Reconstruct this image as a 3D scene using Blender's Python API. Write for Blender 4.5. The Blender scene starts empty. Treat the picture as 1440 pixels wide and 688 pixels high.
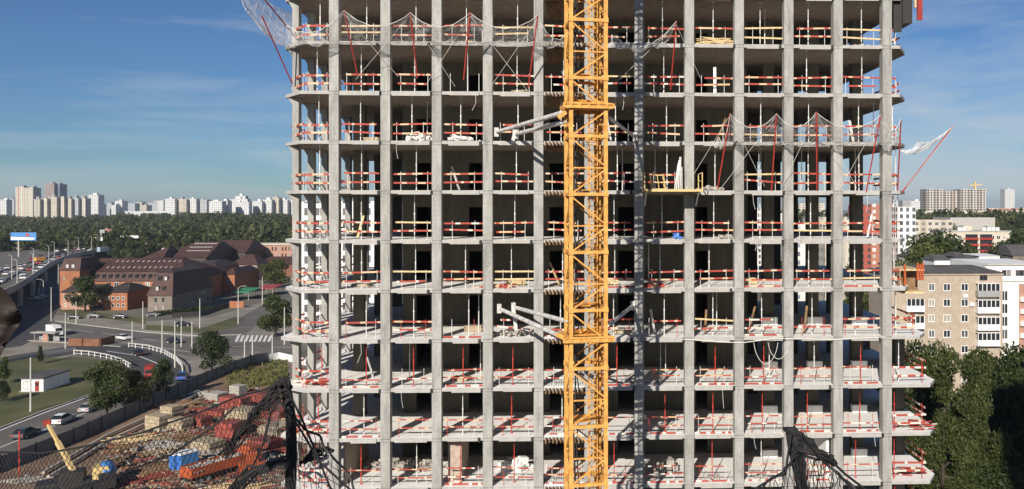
import bpy, bmesh, math, random
from mathutils import Vector, Matrix
from mathutils.geometry import tessellate_polygon
import numpy as np
R = math.radians
rnd = random.Random(7)
S = bpy.context.scene
COL = S.collection

# ------------------------------------------------------------------ camera, light
F, PX, HZ, YAW = 1208.0, 872.6, 291.0, R(2.4)
CAM = Vector((0, -57, 36))
FWD = Vector((math.sin(YAW), math.cos(YAW), 0)); RGT = Vector((math.cos(YAW), -math.sin(YAW), 0))
cd = bpy.data.cameras.new('camera'); cam = bpy.data.objects.new('camera', cd); COL.objects.link(cam)
cam.location = CAM; cam.rotation_euler = (R(90), 0, -YAW)
cd.sensor_width = 36; cd.lens = F * 36 / 1440
cd.shift_x = (720 - PX) / 1440; cd.shift_y = (HZ - 344) / 1440
cd.clip_start = 0.1; cd.clip_end = 20000
S.camera = cam
SUN_AZ, SUN_EL = R(17.5), R(26)
SD = Vector((math.sin(SUN_AZ) * math.cos(SUN_EL), math.cos(SUN_AZ) * math.cos(SUN_EL), -math.sin(SUN_EL)))
sl = bpy.data.lights.new('sun', 'SUN'); sl.energy = 5.0; sl.angle = R(0.5); sl.color = (1.0, 0.93, 0.83)
so = bpy.data.objects.new('sun', sl); COL.objects.link(so); so.rotation_euler = SD.to_track_quat('-Z', 'Y').to_euler()
so.location = (-100, -200, 150)
S.view_settings.view_transform = 'Standard'; S.view_settings.look = 'None'
S.view_settings.exposure = 0.3; S.view_settings.gamma = 1.0; S.view_settings.use_curve_mapping = False
S.cycles.max_bounces = 8; S.cycles.diffuse_bounces = 3; S.cycles.transparent_max_bounces = 16

w = bpy.data.worlds.new('World'); S.world = w; w.use_nodes = True
nt = w.node_tree; nt.nodes.clear()
def N(nt, t, **k):
    n = nt.nodes.new(t)
    for a, b in k.items(): setattr(n, a, b)
    return n
wo = N(nt, 'ShaderNodeOutputWorld'); bg = N(nt, 'ShaderNodeBackground'); bg.inputs[1].default_value = 0.053
sky = N(nt, 'ShaderNodeTexSky', sky_type='NISHITA'); sky.sun_disc = False
sky.sun_elevation = SUN_EL; sky.sun_rotation = R(197.5); sky.altitude = 100; sky.air_density = 1.0; sky.dust_density = 0.0; sky.ozone_density = 2.5
tc = N(nt, 'ShaderNodeTexCoord')
sx = N(nt, 'ShaderNodeSeparateXYZ'); nt.links.new(tc.outputs['Generated'], sx.inputs[0])
mp = N(nt, 'ShaderNodeMapping'); mp.inputs['Scale'].default_value = (1.5, 1.5, 11.0); mp.inputs['Location'].default_value = (3.1, 0.4, 0.2)
mp.inputs['Rotation'].default_value = (0, R(5), 0)
nt.links.new(tc.outputs['Generated'], mp.inputs[0])
nz = N(nt, 'ShaderNodeTexNoise'); nz.inputs['Scale'].default_value = 1.7; nz.inputs['Detail'].default_value = 9; nz.inputs['Roughness'].default_value = 0.58
nz.inputs['Distortion'].default_value = 0.5
nt.links.new(mp.outputs[0], nz.inputs[0])
# more cloud to the right (east) and near the horizon
ax = N(nt, 'ShaderNodeMath', operation='MULTIPLY_ADD'); nt.links.new(sx.outputs['X'], ax.inputs[0]); ax.inputs[1].default_value = 0.20; ax.inputs[2].default_value = 0.05
az = N(nt, 'ShaderNodeMath', operation='MULTIPLY_ADD'); nt.links.new(sx.outputs['Z'], az.inputs[0]); az.inputs[1].default_value = -0.70; nt.links.new(ax.outputs[0], az.inputs[2])
ad = N(nt, 'ShaderNodeMath', operation='ADD'); nt.links.new(nz.outputs[0], ad.inputs[0]); nt.links.new(az.outputs[0], ad.inputs[1])
mr = N(nt, 'ShaderNodeMapRange'); mr.inputs['From Min'].default_value = 0.36; mr.inputs['From Max'].default_value = 0.78; mr.inputs['To Max'].default_value = 0.9
nt.links.new(ad.outputs[0], mr.inputs['Value'])
mx = N(nt, 'ShaderNodeMix', data_type='RGBA'); nt.links.new(mr.outputs[0], mx.inputs[0]); mx.inputs[7].default_value = (8.2, 9.2, 10.0, 1)
tint = N(nt, 'ShaderNodeMix', data_type='RGBA', blend_type='MULTIPLY'); tint.inputs[0].default_value = 1; tint.inputs[7].default_value = (.53, .78, 1.10, 1)
nt.links.new(sky.outputs[0], tint.inputs[6]); nt.links.new(tint.outputs[2], mx.inputs[6])
nt.links.new(mx.outputs[2], bg.inputs[0]); nt.links.new(bg.outputs[0], wo.inputs[0])

# ------------------------------------------------------------------ helpers
def ray(px): return FWD + RGT * ((px - PX) / F)
def XZ(px, py, Y):            # point on the plane y=Y seen at a photo pixel
    d = ray(px); t = (Y - CAM.y) / d.y
    return Vector((CAM.x + t * d.x, Y, CAM.z - (py - HZ) / F * t))
def P(px, py, t):             # point at depth t
    d = ray(px); return Vector((CAM.x + t * d.x, CAM.y + t * d.y, CAM.z - (py - HZ) / F * t))
def G(px, py, z=0.0):         # point on a level plane
    t = (CAM.z - z) * F / (py - HZ); d = ray(px)
    return Vector((CAM.x + t * d.x, CAM.y + t * d.y, z))

class MB:
    def __init__(s): s.v = []; s.f = []; s.m = []; s.uv = {}
    def quad(s, a, b, c, d, m=0):
        n = len(s.v); s.v += [tuple(a), tuple(b), tuple(c), tuple(d)]; s.f.append((n, n+1, n+2, n+3)); s.m.append(m)
    def tri(s, a, b, c, m=0):
        n = len(s.v); s.v += [tuple(a), tuple(b), tuple(c)]; s.f.append((n, n+1, n+2)); s.m.append(m)
    def hexa(s, p, m=0):       # 8 points: bottom 0-3 ccw, top 4-7
        n = len(s.v); s.v += [tuple(q) for q in p]
        for f in ((3,2,1,0),(4,5,6,7),(0,1,5,4),(1,2,6,5),(2,3,7,6),(3,0,4,7)):
            s.f.append(tuple(n+i for i in f)); s.m.append(m)
    def box(s, x0, x1, y0, y1, z0, z1, m=0):
        s.hexa(((x0,y0,z0),(x1,y0,z0),(x1,y1,z0),(x0,y1,z0),(x0,y0,z1),(x1,y0,z1),(x1,y1,z1),(x0,y1,z1)), m)
    def bar(s, a, b, wd, ht=None, m=0, up=Vector((0,0,1))):
        a = Vector(a); b = Vector(b); ht = ht or wd; d = (b - a)
        if d.length < 1e-6: return
        d.normalize(); sd = d.cross(up)
        if sd.length < 1e-3: sd = d.cross(Vector((1,0,0)))
        sd.normalize(); u = sd.cross(d); sd = sd * wd/2; u = u * ht/2
        s.hexa((a-sd-u, a+sd-u, b+sd-u, b-sd-u, a-sd+u, a+sd+u, b+sd+u, b-sd+u), m)
    def tube(s, pts, r, n=6, m=0, cap=True):
        pts = [Vector(p) for p in pts]; rs = r if isinstance(r, (list, tuple)) else [r]*len(pts)
        base = len(s.v); prev = None
        for i, p in enumerate(pts):
            d = (pts[min(i+1, len(pts)-1)] - pts[max(i-1, 0)])
            d = d.normalized() if d.length > 1e-9 else Vector((0,0,1))
            sd = d.cross(Vector((0,0,1)) if abs(d.z) < .95 else Vector((1,0,0))) if prev is None else prev - d*prev.dot(d)
            if sd.length < 1e-6: sd = d.orthogonal()
            sd.normalize(); prev = sd; u = d.cross(sd)
            for k in range(n):
                q = p + (sd*math.cos(2*math.pi*k/n) + u*math.sin(2*math.pi*k/n))*rs[i]; s.v.append(tuple(q))
        for i in range(len(pts)-1):
            for k in range(n):
                a = base+i*n+k; b = base+i*n+(k+1) % n
                s.f.append((a, b, b+n, a+n)); s.m.append(m)
        if cap:
            s.f.append(tuple(base+k for k in reversed(range(n)))); s.m.append(m)
            e = base+(len(pts)-1)*n; s.f.append(tuple(e+k for k in range(n))); s.m.append(m)
    def prism(s, poly, z0, z1, m=0, mtop=None):   # poly ccw list of (x,y)
        n = len(s.v); k = len(poly)
        s.v += [(x, y, z0) for x, y in poly] + [(x, y, z1) for x, y in poly]
        s.f.append(tuple(n+i for i in reversed(range(k)))); s.m.append(m)
        s.f.append(tuple(n+k+i for i in range(k))); s.m.append(m if mtop is None else mtop)
        for i in range(k):
            j = (i+1) % k; s.f.append((n+i, n+j, n+k+j, n+k+i)); s.m.append(m)
    def mesh(s, name, mats, smooth=False):
        me = bpy.data.meshes.new(name); me.from_pydata(s.v, [], s.f)
        for q in (mats if isinstance(mats, (list, tuple)) else [mats]): me.materials.append(q)
        if any(s.m): me.polygons.foreach_set('material_index', s.m)
        if smooth: me.polygons.foreach_set('use_smooth', [True]*len(s.f))
        me.update(); return me
    def build(s, name, mats, parent=None, smooth=False):
        return link(name, s.mesh(name, mats, smooth), parent)
def link(name, me, parent=None, loc=None, rz=0):
    o = bpy.data.objects.new(name, me); COL.objects.link(o)
    if parent: o.parent = parent
    if loc is not None: o.location = loc
    if rz: o.rotation_euler = (0, 0, rz)
    return o
def tag(o, label=None, cat=None, group=None, kind=None):
    if label: o['label'] = label
    if cat: o['category'] = cat
    if group: o['group'] = group
    if kind: o['kind'] = kind
    return o
def thing(name, label, cat, loc=(0,0,0), rz=0, group=None, scale=None):
    o = bpy.data.objects.new(name, None); COL.objects.link(o); o.location = loc; o.rotation_euler = (0,0,rz)
    o.empty_display_size = .2
    if scale: o.scale = scale
    return tag(o, label, cat, group)
def kids(o): return list(o.children)
def dup(o, label=None, loc=None, rz=None, parent=None, scale=None):
    c = o.copy(); COL.objects.link(c)
    if parent: c.parent = parent
    if label: c['label'] = label
    if loc is not None: c.location = loc
    if rz is not None: c.rotation_euler = (0,0,rz)
    if scale is not None: c.scale = scale
    for ch in kids(o): dup(ch, parent=c)
    return c
ORD = ['first','second','third','fourth','fifth','sixth','seventh','eighth','ninth','tenth','eleventh','twelfth','thirteenth','fourteenth','fifteenth','sixteenth','seventeenth','eighteenth','nineteenth','twentieth']
def ordn(i):
    if i < 20: return ORD[i]
    t = ['twenty','thirty','forty','fifty','sixty','seventy'][i//10-2] if i//10 >= 2 else ''
    k = (i+1) % 10; tens = (i+1)//10
    T = {2:'twenty',3:'thirty',4:'forty',5:'fifty',6:'sixty',7:'seventy'}[tens]
    if k == 0: return {3:'thirtieth',4:'fortieth',5:'fiftieth',6:'sixtieth',7:'seventieth'}[tens]
    return T + '-' + ORD[k-1]

# ------------------------------------------------------------------ materials
def mat(name, col, rough=.8, metal=0, var=.0, scale=3.0, bump=0, spec=.4, col2=None, coord='Object', detail=6, stretch=None):
    m = bpy.data.materials.new(name); m.use_nodes = True; nt = m.node_tree
    b = nt.nodes['Principled BSDF']; b.inputs['Roughness'].default_value = rough; b.inputs['Metallic'].default_value = metal
    b.inputs['Specular IOR Level'].default_value = spec
    b.inputs['Base Color'].default_value = (*col, 1)
    if var or col2:
        tc = N(nt, 'ShaderNodeTexCoord'); nz = N(nt, 'ShaderNodeTexNoise'); nz.inputs['Scale'].default_value = scale; nz.inputs['Detail'].default_value = detail
        src = tc.outputs[coord]
        if stretch:
            mp = N(nt, 'ShaderNodeMapping'); mp.inputs['Scale'].default_value = stretch; nt.links.new(src, mp.inputs[0]); src = mp.outputs[0]
        nt.links.new(src, nz.inputs['Vector'])
        cr = N(nt, 'ShaderNodeValToRGB'); cr.color_ramp.elements[0].position = .33; cr.color_ramp.elements[1].position = .67
        c2 = col2 or tuple(min(1, c*(1+var)) for c in col); c1 = col if col2 else tuple(c*(1-var) for c in col)
        cr.color_ramp.elements[0].color = (*c1, 1); cr.color_ramp.elements[1].color = (*c2, 1)
        nt.links.new(nz.outputs[0], cr.inputs[0]); nt.links.new(cr.outputs[0], b.inputs['Base Color'])
        if bump:
            bp = N(nt, 'ShaderNodeBump'); bp.inputs['Strength'].default_value = bump; bp.inputs['Distance'].default_value = .05
            nt.links.new(nz.outputs[0], bp.inputs['Height']); nt.links.new(bp.outputs[0], b.inputs['Normal'])
    return m

def concrete(name, base, seam=0.0, stain=.22, top=None):
    m = bpy.data.materials.new(name); m.use_nodes = True; nt = m.node_tree; L = nt.links.new
    b = nt.nodes['Principled BSDF']; b.inputs['Roughness'].default_value = .88; b.inputs['Specular IOR Level'].default_value = .25
    tc = N(nt, 'ShaderNodeTexCoord')
    n1 = N(nt, 'ShaderNodeTexNoise'); n1.inputs['Scale'].default_value = .55; n1.inputs['Detail'].default_value = 7; n1.inputs['Roughness'].default_value = .62
    mp = N(nt, 'ShaderNodeMapping'); mp.inputs['Scale'].default_value = (3.2, 3.2, .8); L(tc.outputs['Object'], mp.inputs[0]); L(mp.outputs[0], n1.inputs[0])
    n2 = N(nt, 'ShaderNodeTexNoise'); n2.inputs['Scale'].default_value = 9; n2.inputs['Detail'].default_value = 5; L(tc.outputs['Object'], n2.inputs[0])
    mm = N(nt, 'ShaderNodeMath', operation='MULTIPLY_ADD'); L(n2.outputs[0], mm.inputs[0]); mm.inputs[1].default_value = .45; L(n1.outputs[0], mm.inputs[2])
    cr = N(nt, 'ShaderNodeMapRange'); cr.inputs['From Min'].default_value = .48; cr.inputs['From Max'].default_value = .98
    cr.inputs['To Min'].default_value = 1-stain; cr.inputs['To Max'].default_value = 1+stain*.55; L(mm.outputs[0], cr.inputs['Value'])
    val = cr.outputs[0]
    if seam:
        n3 = N(nt, 'ShaderNodeTexNoise'); n3.inputs['Scale'].default_value = .9; n3.inputs['Detail'].default_value = 3; n3.inputs['Roughness'].default_value = .7
        mp3 = N(nt, 'ShaderNodeMapping'); mp3.inputs['Scale'].default_value = (5, 5, .35); L(tc.outputs['Object'], mp3.inputs[0]); L(mp3.outputs[0], n3.inputs[0])
        st = N(nt, 'ShaderNodeMapRange'); st.inputs['From Min'].default_value = .56; st.inputs['From Max'].default_value = .70; st.inputs['To Min'].default_value = 1; st.inputs['To Max'].default_value = .74; L(n3.outputs[0], st.inputs['Value'])
        mst = N(nt, 'ShaderNodeMath', operation='MULTIPLY'); L(val, mst.inputs[0]); L(st.outputs[0], mst.inputs[1]); val = mst.outputs[0]
        sp = N(nt, 'ShaderNodeSeparateXYZ'); L(tc.outputs['Object'], sp.inputs[0])
        # tonal change from one pour to the next and a thin dark joint at each floor
        o = N(nt, 'ShaderNodeMath', operation='MULTIPLY_ADD'); L(sp.outputs['Z'], o.inputs[0]); o.inputs[1].default_value = 1/3.26; o.inputs[2].default_value = -46.87/3.26+40
        fl = N(nt, 'ShaderNodeMath', operation='FLOOR'); L(o.outputs[0], fl.inputs[0])
        xi = N(nt, 'ShaderNodeMath', operation='MULTIPLY'); L(sp.outputs['X'], xi.inputs[0]); xi.inputs[1].default_value = 1/3.34
        rx = N(nt, 'ShaderNodeMath', operation='ROUND'); L(xi.outputs[0], rx.inputs[0])
        cb = N(nt, 'ShaderNodeCombineXYZ'); L(fl.outputs[0], cb.inputs[0]); L(rx.outputs[0], cb.inputs[1])
        wn = N(nt, 'ShaderNodeTexWhiteNoise', noise_dimensions='3D'); L(cb.outputs[0], wn.inputs['Vector'])
        pr = N(nt, 'ShaderNodeMapRange'); pr.inputs['To Min'].default_value = .86; pr.inputs['To Max'].default_value = 1.06; L(wn.outputs['Value'], pr.inputs['Value'])
        fr = N(nt, 'ShaderNodeMath', operation='FRACT'); L(o.outputs[0], fr.inputs[0])
        ws = N(nt, 'ShaderNodeMath', operation='COMPARE'); L(fr.outputs[0], ws.inputs[0]); ws.inputs[1].default_value = .985; ws.inputs[2].default_value = .009
        ws2 = N(nt, 'ShaderNodeMath', operation='COMPARE'); L(fr.outputs[0], ws2.inputs[0]); ws2.inputs[1].default_value = .925; ws2.inputs[2].default_value = .006
        sm = N(nt, 'ShaderNodeMath', operation='ADD'); L(ws.outputs[0], sm.inputs[0]); L(ws2.outputs[0], sm.inputs[1])
        sk = N(nt, 'ShaderNodeMath', operation='MULTIPLY_ADD'); L(sm.outputs[0], sk.inputs[0]); sk.inputs[1].default_value = -seam; sk.inputs[2].default_value = 1
        m1 = N(nt, 'ShaderNodeMath', operation='MULTIPLY'); L(val, m1.inputs[0]); L(pr.outputs[0], m1.inputs[1])
        m2 = N(nt, 'ShaderNodeMath', operation='MULTIPLY'); L(m1.outputs[0], m2.inputs[0]); L(sk.outputs[0], m2.inputs[1]); val = m2.outputs[0]
    vm = N(nt, 'ShaderNodeVectorMath', operation='SCALE'); vm.inputs[0].default_value = base; L(val, vm.inputs['Scale'])
    L(vm.outputs[0], b.inputs['Base Color'])
    bp = N(nt, 'ShaderNodeBump'); bp.inputs['Strength'].default_value = .25; bp.inputs['Distance'].default_value = .02
    L(mm.outputs[0], bp.inputs['Height']); L(bp.outputs[0], b.inputs['Normal'])
    return m

def striped(name, wood=.5):
    # red bands painted on boards; the band phase differs from board to board
    m = bpy.data.materials.new(name); m.use_nodes = True; nt = m.node_tree; L = nt.links.new
    b = nt.nodes['Principled BSDF']; b.inputs['Roughness'].default_value = .7
    tc = N(nt, 'ShaderNodeTexCoord'); oi = N(nt, 'ShaderNodeObjectInfo'); sp = N(nt, 'ShaderNodeSeparateXYZ'); L(tc.outputs['Object'], sp.inputs[0])
    sc = N(nt, 'ShaderNodeMath', operation='MULTIPLY_ADD'); L(oi.outputs['Random'], sc.inputs[0]); sc.inputs[1].default_value = 37.0; L(sp.outputs['X'], sc.inputs[2])
    nz = N(nt, 'ShaderNodeTexNoise', noise_dimensions='1D'); nz.inputs['Scale'].default_value = .9; nz.inputs['Detail'].default_value = 1; L(sc.outputs[0], nz.inputs['W'])
    ad = N(nt, 'ShaderNodeMath', operation='MULTIPLY_ADD'); L(nz.outputs[0], ad.inputs[0]); ad.inputs[1].default_value = 1.6; L(sc.outputs[0], ad.inputs[2])
    md = N(nt, 'ShaderNodeMath', operation='MULTIPLY'); L(ad.outputs[0], md.inputs[0]); md.inputs[1].default_value = .95
    fr = N(nt, 'ShaderNodeMath', operation='FRACT'); L(md.outputs[0], fr.inputs[0])
    th = N(nt, 'ShaderNodeMath', operation='LESS_THAN'); L(fr.outputs[0], th.inputs[0]); th.inputs[1].default_value = .56
    n2 = N(nt, 'ShaderNodeTexNoise'); n2.inputs['Scale'].default_value = 6; n2.inputs['Detail'].default_value = 5; L(tc.outputs['Object'], n2.inputs[0])
    wd = N(nt, 'ShaderNodeMix', data_type='RGBA'); L(oi.outputs['Random'], wd.inputs[0]); wd.inputs[6].default_value = (.66, .40, .22, 1); wd.inputs[7].default_value = (.78, .74, .66, 1)
    wd.inputs[7].default_value = (.66, .50, .36, 1)
    if wood < .2: wd.inputs[6].default_value = (.60, .55, .47, 1); wd.inputs[7].default_value = (.70, .67, .60, 1)
    rd = N(nt, 'ShaderNodeMix', data_type='RGBA'); L(n2.outputs[0], rd.inputs[0]); rd.inputs[6].default_value = (.29, .028, .02, 1); rd.inputs[7].default_value = (.47, .085, .05, 1)
    mx = N(nt, 'ShaderNodeMix', data_type='RGBA'); L(th.outputs[0], mx.inputs[0]); L(wd.outputs[2], mx.inputs[6]); L(rd.outputs[2], mx.inputs[7])
    L(mx.outputs[2], b.inputs['Base Color'])
    return m

def windows_mat(name, wall, glass, cw, ch, fw=.5, fh=.5, band=None, var=.1):
    m = bpy.data.materials.new(name); m.use_nodes = True; nt = m.node_tree; L = nt.links.new
    b = nt.nodes['Principled BSDF']; b.inputs['Roughness'].default_value = .6
    uv = N(nt, 'ShaderNodeUVMap'); sp = N(nt, 'ShaderNodeSeparateXYZ'); L(uv.outputs[0], sp.inputs[0])
    def cell(out, size, frac):
        a = N(nt, 'ShaderNodeMath', operation='DIVIDE'); L(out, a.inputs[0]); a.inputs[1].default_value = size
        f = N(nt, 'ShaderNodeMath', operation='FRACT'); L(a.outputs[0], f.inputs[0])
        c = N(nt, 'ShaderNodeMath', operation='COMPARE'); L(f.outputs[0], c.inputs[0]); c.inputs[1].default_value = .5; c.inputs[2].default_value = frac/2
        fl = N(nt, 'ShaderNodeMath', operation='FLOOR'); L(a.outputs[0], fl.inputs[0])
        return c.outputs[0], fl.outputs[0]
    a, ia = cell(sp.outputs[0], cw, fw); c, ic = cell(sp.outputs[1], ch, fh)
    mu = N(nt, 'ShaderNodeMath', operation='MULTIPLY'); L(a, mu.inputs[0]); L(c, mu.inputs[1])
    cb = N(nt, 'ShaderNodeCombineXYZ'); L(ia, cb.inputs[0]); L(ic, cb.inputs[1])
    wn = N(nt, 'ShaderNodeTexWhiteNoise'); L(cb.outputs[0], wn.inputs['Vector'])
    gl = N(nt, 'ShaderNodeMix', data_type='RGBA'); L(wn.outputs['Value'], gl.inputs[0]); gl.inputs[6].default_value = (*[g*.5 for g in glass], 1); gl.inputs[7].default_value = (*[min(1, g*1.8) for g in glass], 1)
    nz = N(nt, 'ShaderNodeTexNoise'); nz.inputs['Scale'].default_value = .06; L(uv.outputs[0], nz.inputs[0])
    wl = N(nt, 'ShaderNodeMix', data_type='RGBA'); L(nz.outputs[0], wl.inputs[0]); wl.inputs[6].default_value = (*[g*(1-var) for g in wall], 1); wl.inputs[7].default_value = (*[min(1, g*(1+var)) for g in wall], 1)
    wcol = wl.outputs[2]
    if band:
        cc, _ = cell(sp.outputs[0], cw*3, .33)
        bd = N(nt, 'ShaderNodeMix', data_type='RGBA'); L(cc, bd.inputs[0]); L(wcol, bd.inputs[6]); bd.inputs[7].default_value = (*band, 1); wcol = bd.outputs[2]
    mx = N(nt, 'ShaderNodeMix', data_type='RGBA'); L(mu.outputs[0], mx.inputs[0]); L(wcol, mx.inputs[6]); L(gl.outputs[2], mx.inputs[7])
    L(mx.outputs[2], b.inputs['Base Color'])
    return m

def leafmat(name, c1, c2, sc=.6):
    m = bpy.data.materials.new(name); m.use_nodes = True; nt = m.node_tree; L = nt.links.new
    b = nt.nodes['Principled BSDF']; b.inputs['Roughness'].default_value = .55; b.inputs['Specular IOR Level'].default_value = .25
    ge = N(nt, 'ShaderNodeNewGeometry'); nz = N(nt, 'ShaderNodeTexNoise'); nz.inputs['Scale'].default_value = sc; nz.inputs['Detail'].default_value = 4
    L(ge.outputs['Position'], nz.inputs[0])
    wn = N(nt, 'ShaderNodeMath', operation='MULTIPLY_ADD'); L(ge.outputs['Random Per Island'], wn.inputs[0]); wn.inputs[1].default_value = .5; L(nz.outputs[0], wn.inputs[2])
    mr = N(nt, 'ShaderNodeMapRange'); mr.inputs['From Min'].default_value = .4; mr.inputs['From Max'].default_value = 1.1; L(wn.outputs[0], mr.inputs['Value'])
    mx = N(nt, 'ShaderNodeMix', data_type='RGBA'); L(mr.outputs[0], mx.inputs[0]); mx.inputs[6].default_value = (*c1, 1); mx.inputs[7].default_value = (*c2, 1)
    L(mx.outputs[2], b.inputs['Base Color'])
    tr = N(nt, 'ShaderNodeBsdfTranslucent'); L(mx.outputs[2], tr.inputs[0]); ms = N(nt, 'ShaderNodeMixShader'); ms.inputs[0].default_value = .25
    L(b.outputs[0], ms.inputs[1]); L(tr.outputs[0], ms.inputs[2]); L(ms.outputs[0], nt.nodes['Material Output'].inputs[0])
    return m

def netmat(name, col, alpha):
    m = bpy.data.materials.new(name); m.use_nodes = True; nt = m.node_tree; L = nt.links.new
    b = nt.nodes['Principled BSDF']; b.inputs['Base Color'].default_value = (*col, 1); b.inputs['Roughness'].default_value = .7
    tc = N(nt, 'ShaderNodeTexCoord'); nz = N(nt, 'ShaderNodeTexNoise'); nz.inputs['Scale'].default_value = 2.2; nz.inputs['Detail'].default_value = 5; nz.inputs['Distortion'].default_value = 1.5
    L(tc.outputs['Object'], nz.inputs[0])
    mr = N(nt, 'ShaderNodeMapRange'); mr.inputs['From Min'].default_value = .35; mr.inputs['From Max'].default_value = .75; mr.inputs['To Min'].default_value = alpha*.45; mr.inputs['To Max'].default_value = alpha*1.9
    L(nz.outputs[0], mr.inputs['Value']); L(mr.outputs[0], b.inputs['Alpha'])
    return m

M = {}
M['col'] = concrete('column_concrete', (.372, .363, .338), seam=.4, stain=.38)
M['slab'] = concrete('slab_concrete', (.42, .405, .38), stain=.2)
M['soffit'] = concrete('soffit_concrete', (.21, .165, .125), stain=.4)  # brown formwork stain, darkened further to carry the shade under each slab
M['screed'] = concrete('pale_screed', (.88, .865, .83), stain=.12)
M['core'] = concrete('core_concrete', (.125, .115, .09), stain=.3)  # olive concrete, darkened to carry the shade of the interior
M['brick'] = mat('partition_block', (.42, .33, .27), .9, var=.2, scale=4)
M['stripe'] = striped('striped_board', .6); M['stripe2'] = striped('striped_board_white', .1)
M['wood'] = mat('new_timber', (.62, .46, .25), .75, var=.25, scale=5)
M['panel'] = mat('dusty_panels', (.27, .20, .12), .85, col2=(.47, .39, .27), scale=1.2)
M['oldwood'] = mat('brown_formwork', (.20, .12, .06), .8, var=.35, scale=4)
M['zinc'] = mat('galvanised_steel', (.72, .71, .68), .5, .15, var=.12, scale=8)
M['redsteel'] = mat('red_steel', (.5, .05, .035), .55, var=.2, scale=5)
M['darksteel'] = mat('dark_steel', (.028, .026, .024), .6)
M['yellow'] = mat('yellow_paint', (.50, .24, .055), .6, col2=(.78, .41, .11), scale=3.2, spec=.3, detail=9)
M['yellow2'] = mat('dirty_yellow_paint', (.62, .30, .06), .6, var=.3, scale=3)
M['greysteel'] = mat('grey_tie_steel', (.55, .53, .50), .6, var=.25, scale=3)
M['black'] = mat('black_nylon', (.012, .012, .014), .6)
M['blackcloth'] = mat('black_cloth', (.018, .017, .018), .8, var=.5, scale=9, bump=.6)
M['rope'] = mat('pale_rope', (.70, .68, .62), .8)
M['bag'] = mat('white_sack', (.75, .73, .68), .8, var=.15, scale=3, bump=.4)
M['rubble'] = mat('rubble', (.36, .33, .29), .9, var=.3, scale=4, bump=.5)
M['cnet'] = netmat('catch_net_mesh', (.72, .71, .70), .26)
M['film'] = netmat('catch_net_film', (.80, .82, .86), .42)
M['strip'] = mat('near_black', (.03, .03, .03), .8)
M['bluecloth'] = mat('blue_tarp', (.04, .16, .5), .6, var=.2, scale=4)
M['redpanel'] = mat('red_panel', (.30, .03, .02), .6, var=.15, scale=2)
M['orange'] = mat('orange_paint', (.42, .09, .028), .5, var=.12, scale=3)
M['yellowpale'] = mat('pale_yellow_paint', (.60, .44, .19), .6, var=.12, scale=3)
# ground
M['ground'] = mat('city_ground', (.10, .10, .08), .95, col2=(.19, .165, .13), scale=.02, coord='Object')
M['asphalt'] = mat('asphalt', (.095, .085, .076), .9, col2=(.165, .147, .128), scale=.11, detail=12)
M['asphalt2'] = mat('dark_shaded_asphalt', (.06, .057, .055), .85, var=.2, scale=.2)
M['pave'] = mat('pale_paving', (.19, .165, .135), .9, col2=(.31, .275, .225), scale=.10, detail=12)
M['grass'] = mat('grass', (.055, .068, .022), .95, col2=(.125, .115, .045), scale=.12, detail=10)
M['dirt'] = mat('yard_dirt', (.13, .078, .046), .95, col2=(.27, .18, .115), scale=.12, detail=10, bump=.8)
M['mark'] = mat('road_marking', (.72, .71, .68), .7, var=.15, scale=2)
M['kerb'] = mat('kerb_stone', (.42, .40, .36), .85, var=.15, scale=.8)
M['fence'] = mat('grey_site_fence', (.13, .13, .125), .8, var=.15, scale=.5)
M['white'] = mat('white_paint', (.78, .77, .74), .6, var=.06, scale=1)
M['railing'] = mat('dull_white_rail', (.42,.41,.39), .6, var=.15, scale=.6)
M['grey'] = mat('grey_paint', (.3, .3, .3), .6, var=.1, scale=1)
M['pole'] = mat('pole_grey', (.55, .53, .48), .6, .2)
M['glass'] = mat('dark_glass', (.02, .024, .03), .12, spec=.7)
m_ = mat('window_glass', (.02,.024,.03), .15, spec=.7); M['window_glass'] = m_
oi_ = N(m_.node_tree, 'ShaderNodeObjectInfo'); cr_ = N(m_.node_tree, 'ShaderNodeValToRGB'); cr_.color_ramp.interpolation = 'CONSTANT'
cr_.color_ramp.elements[0].color = (.018,.022,.028,1); cr_.color_ramp.elements[1].position = .78; cr_.color_ramp.elements[1].color = (.34,.31,.27,1)
for p_, c_ in ((.35,(.035,.04,.05,1)),(.6,(.09,.095,.10,1))): e_ = cr_.color_ramp.elements.new(p_); e_.color = c_
m_.node_tree.links.new(oi_.outputs['Random'], cr_.inputs[0]); m_.node_tree.links.new(cr_.outputs[0], m_.node_tree.nodes['Principled BSDF'].inputs['Base Color'])
M['tyre'] = mat('tyre_rubber', (.015, .015, .015), .85)
M['bark'] = mat('bark', (.07, .055, .04), .9, var=.3, scale=3, bump=.5)
M['leafA'] = leafmat('leaf_mid', (.028, .042, .012), (.085, .105, .028))
M['leafB'] = leafmat('leaf_dark', (.020, .032, .010), (.060, .080, .022))
M['leafC'] = leafmat('leaf_light', (.045, .062, .014), (.13, .135, .038), .4)
M['leafF'] = leafmat('leaf_forest', (.026, .040, .016), (.10, .11, .034), .06)
M['weed'] = leafmat('weed', (.07, .085, .02), (.2, .19, .06), .3)
M['roofbrown'] = mat('brown_roof', (.070, .034, .027), .7, var=.25, scale=.4)
M['roofdark'] = mat('dark_roof', (.05, .036, .032), .7, var=.25, scale=.4)
M['orangebrick'] = mat('orange_brick', (.32, .13, .062), .85, var=.15, scale=.6)
M['brownbrick'] = mat('brown_brick', (.20, .09, .05), .85, var=.2, scale=.6)
M['pinkwall'] = mat('pink_wall', (.40, .22, .16), .85, var=.12, scale=.4)
M['greybrick'] = mat('grey_brown_wall', (.20, .165, .135), .85, var=.15, scale=.5)
M['skylight'] = mat('skylight_glass', (.5, .48, .44), .3)
M['beige'] = mat('beige_brick', (.40, .325, .25), .9, var=.1, scale=1.2)
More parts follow.
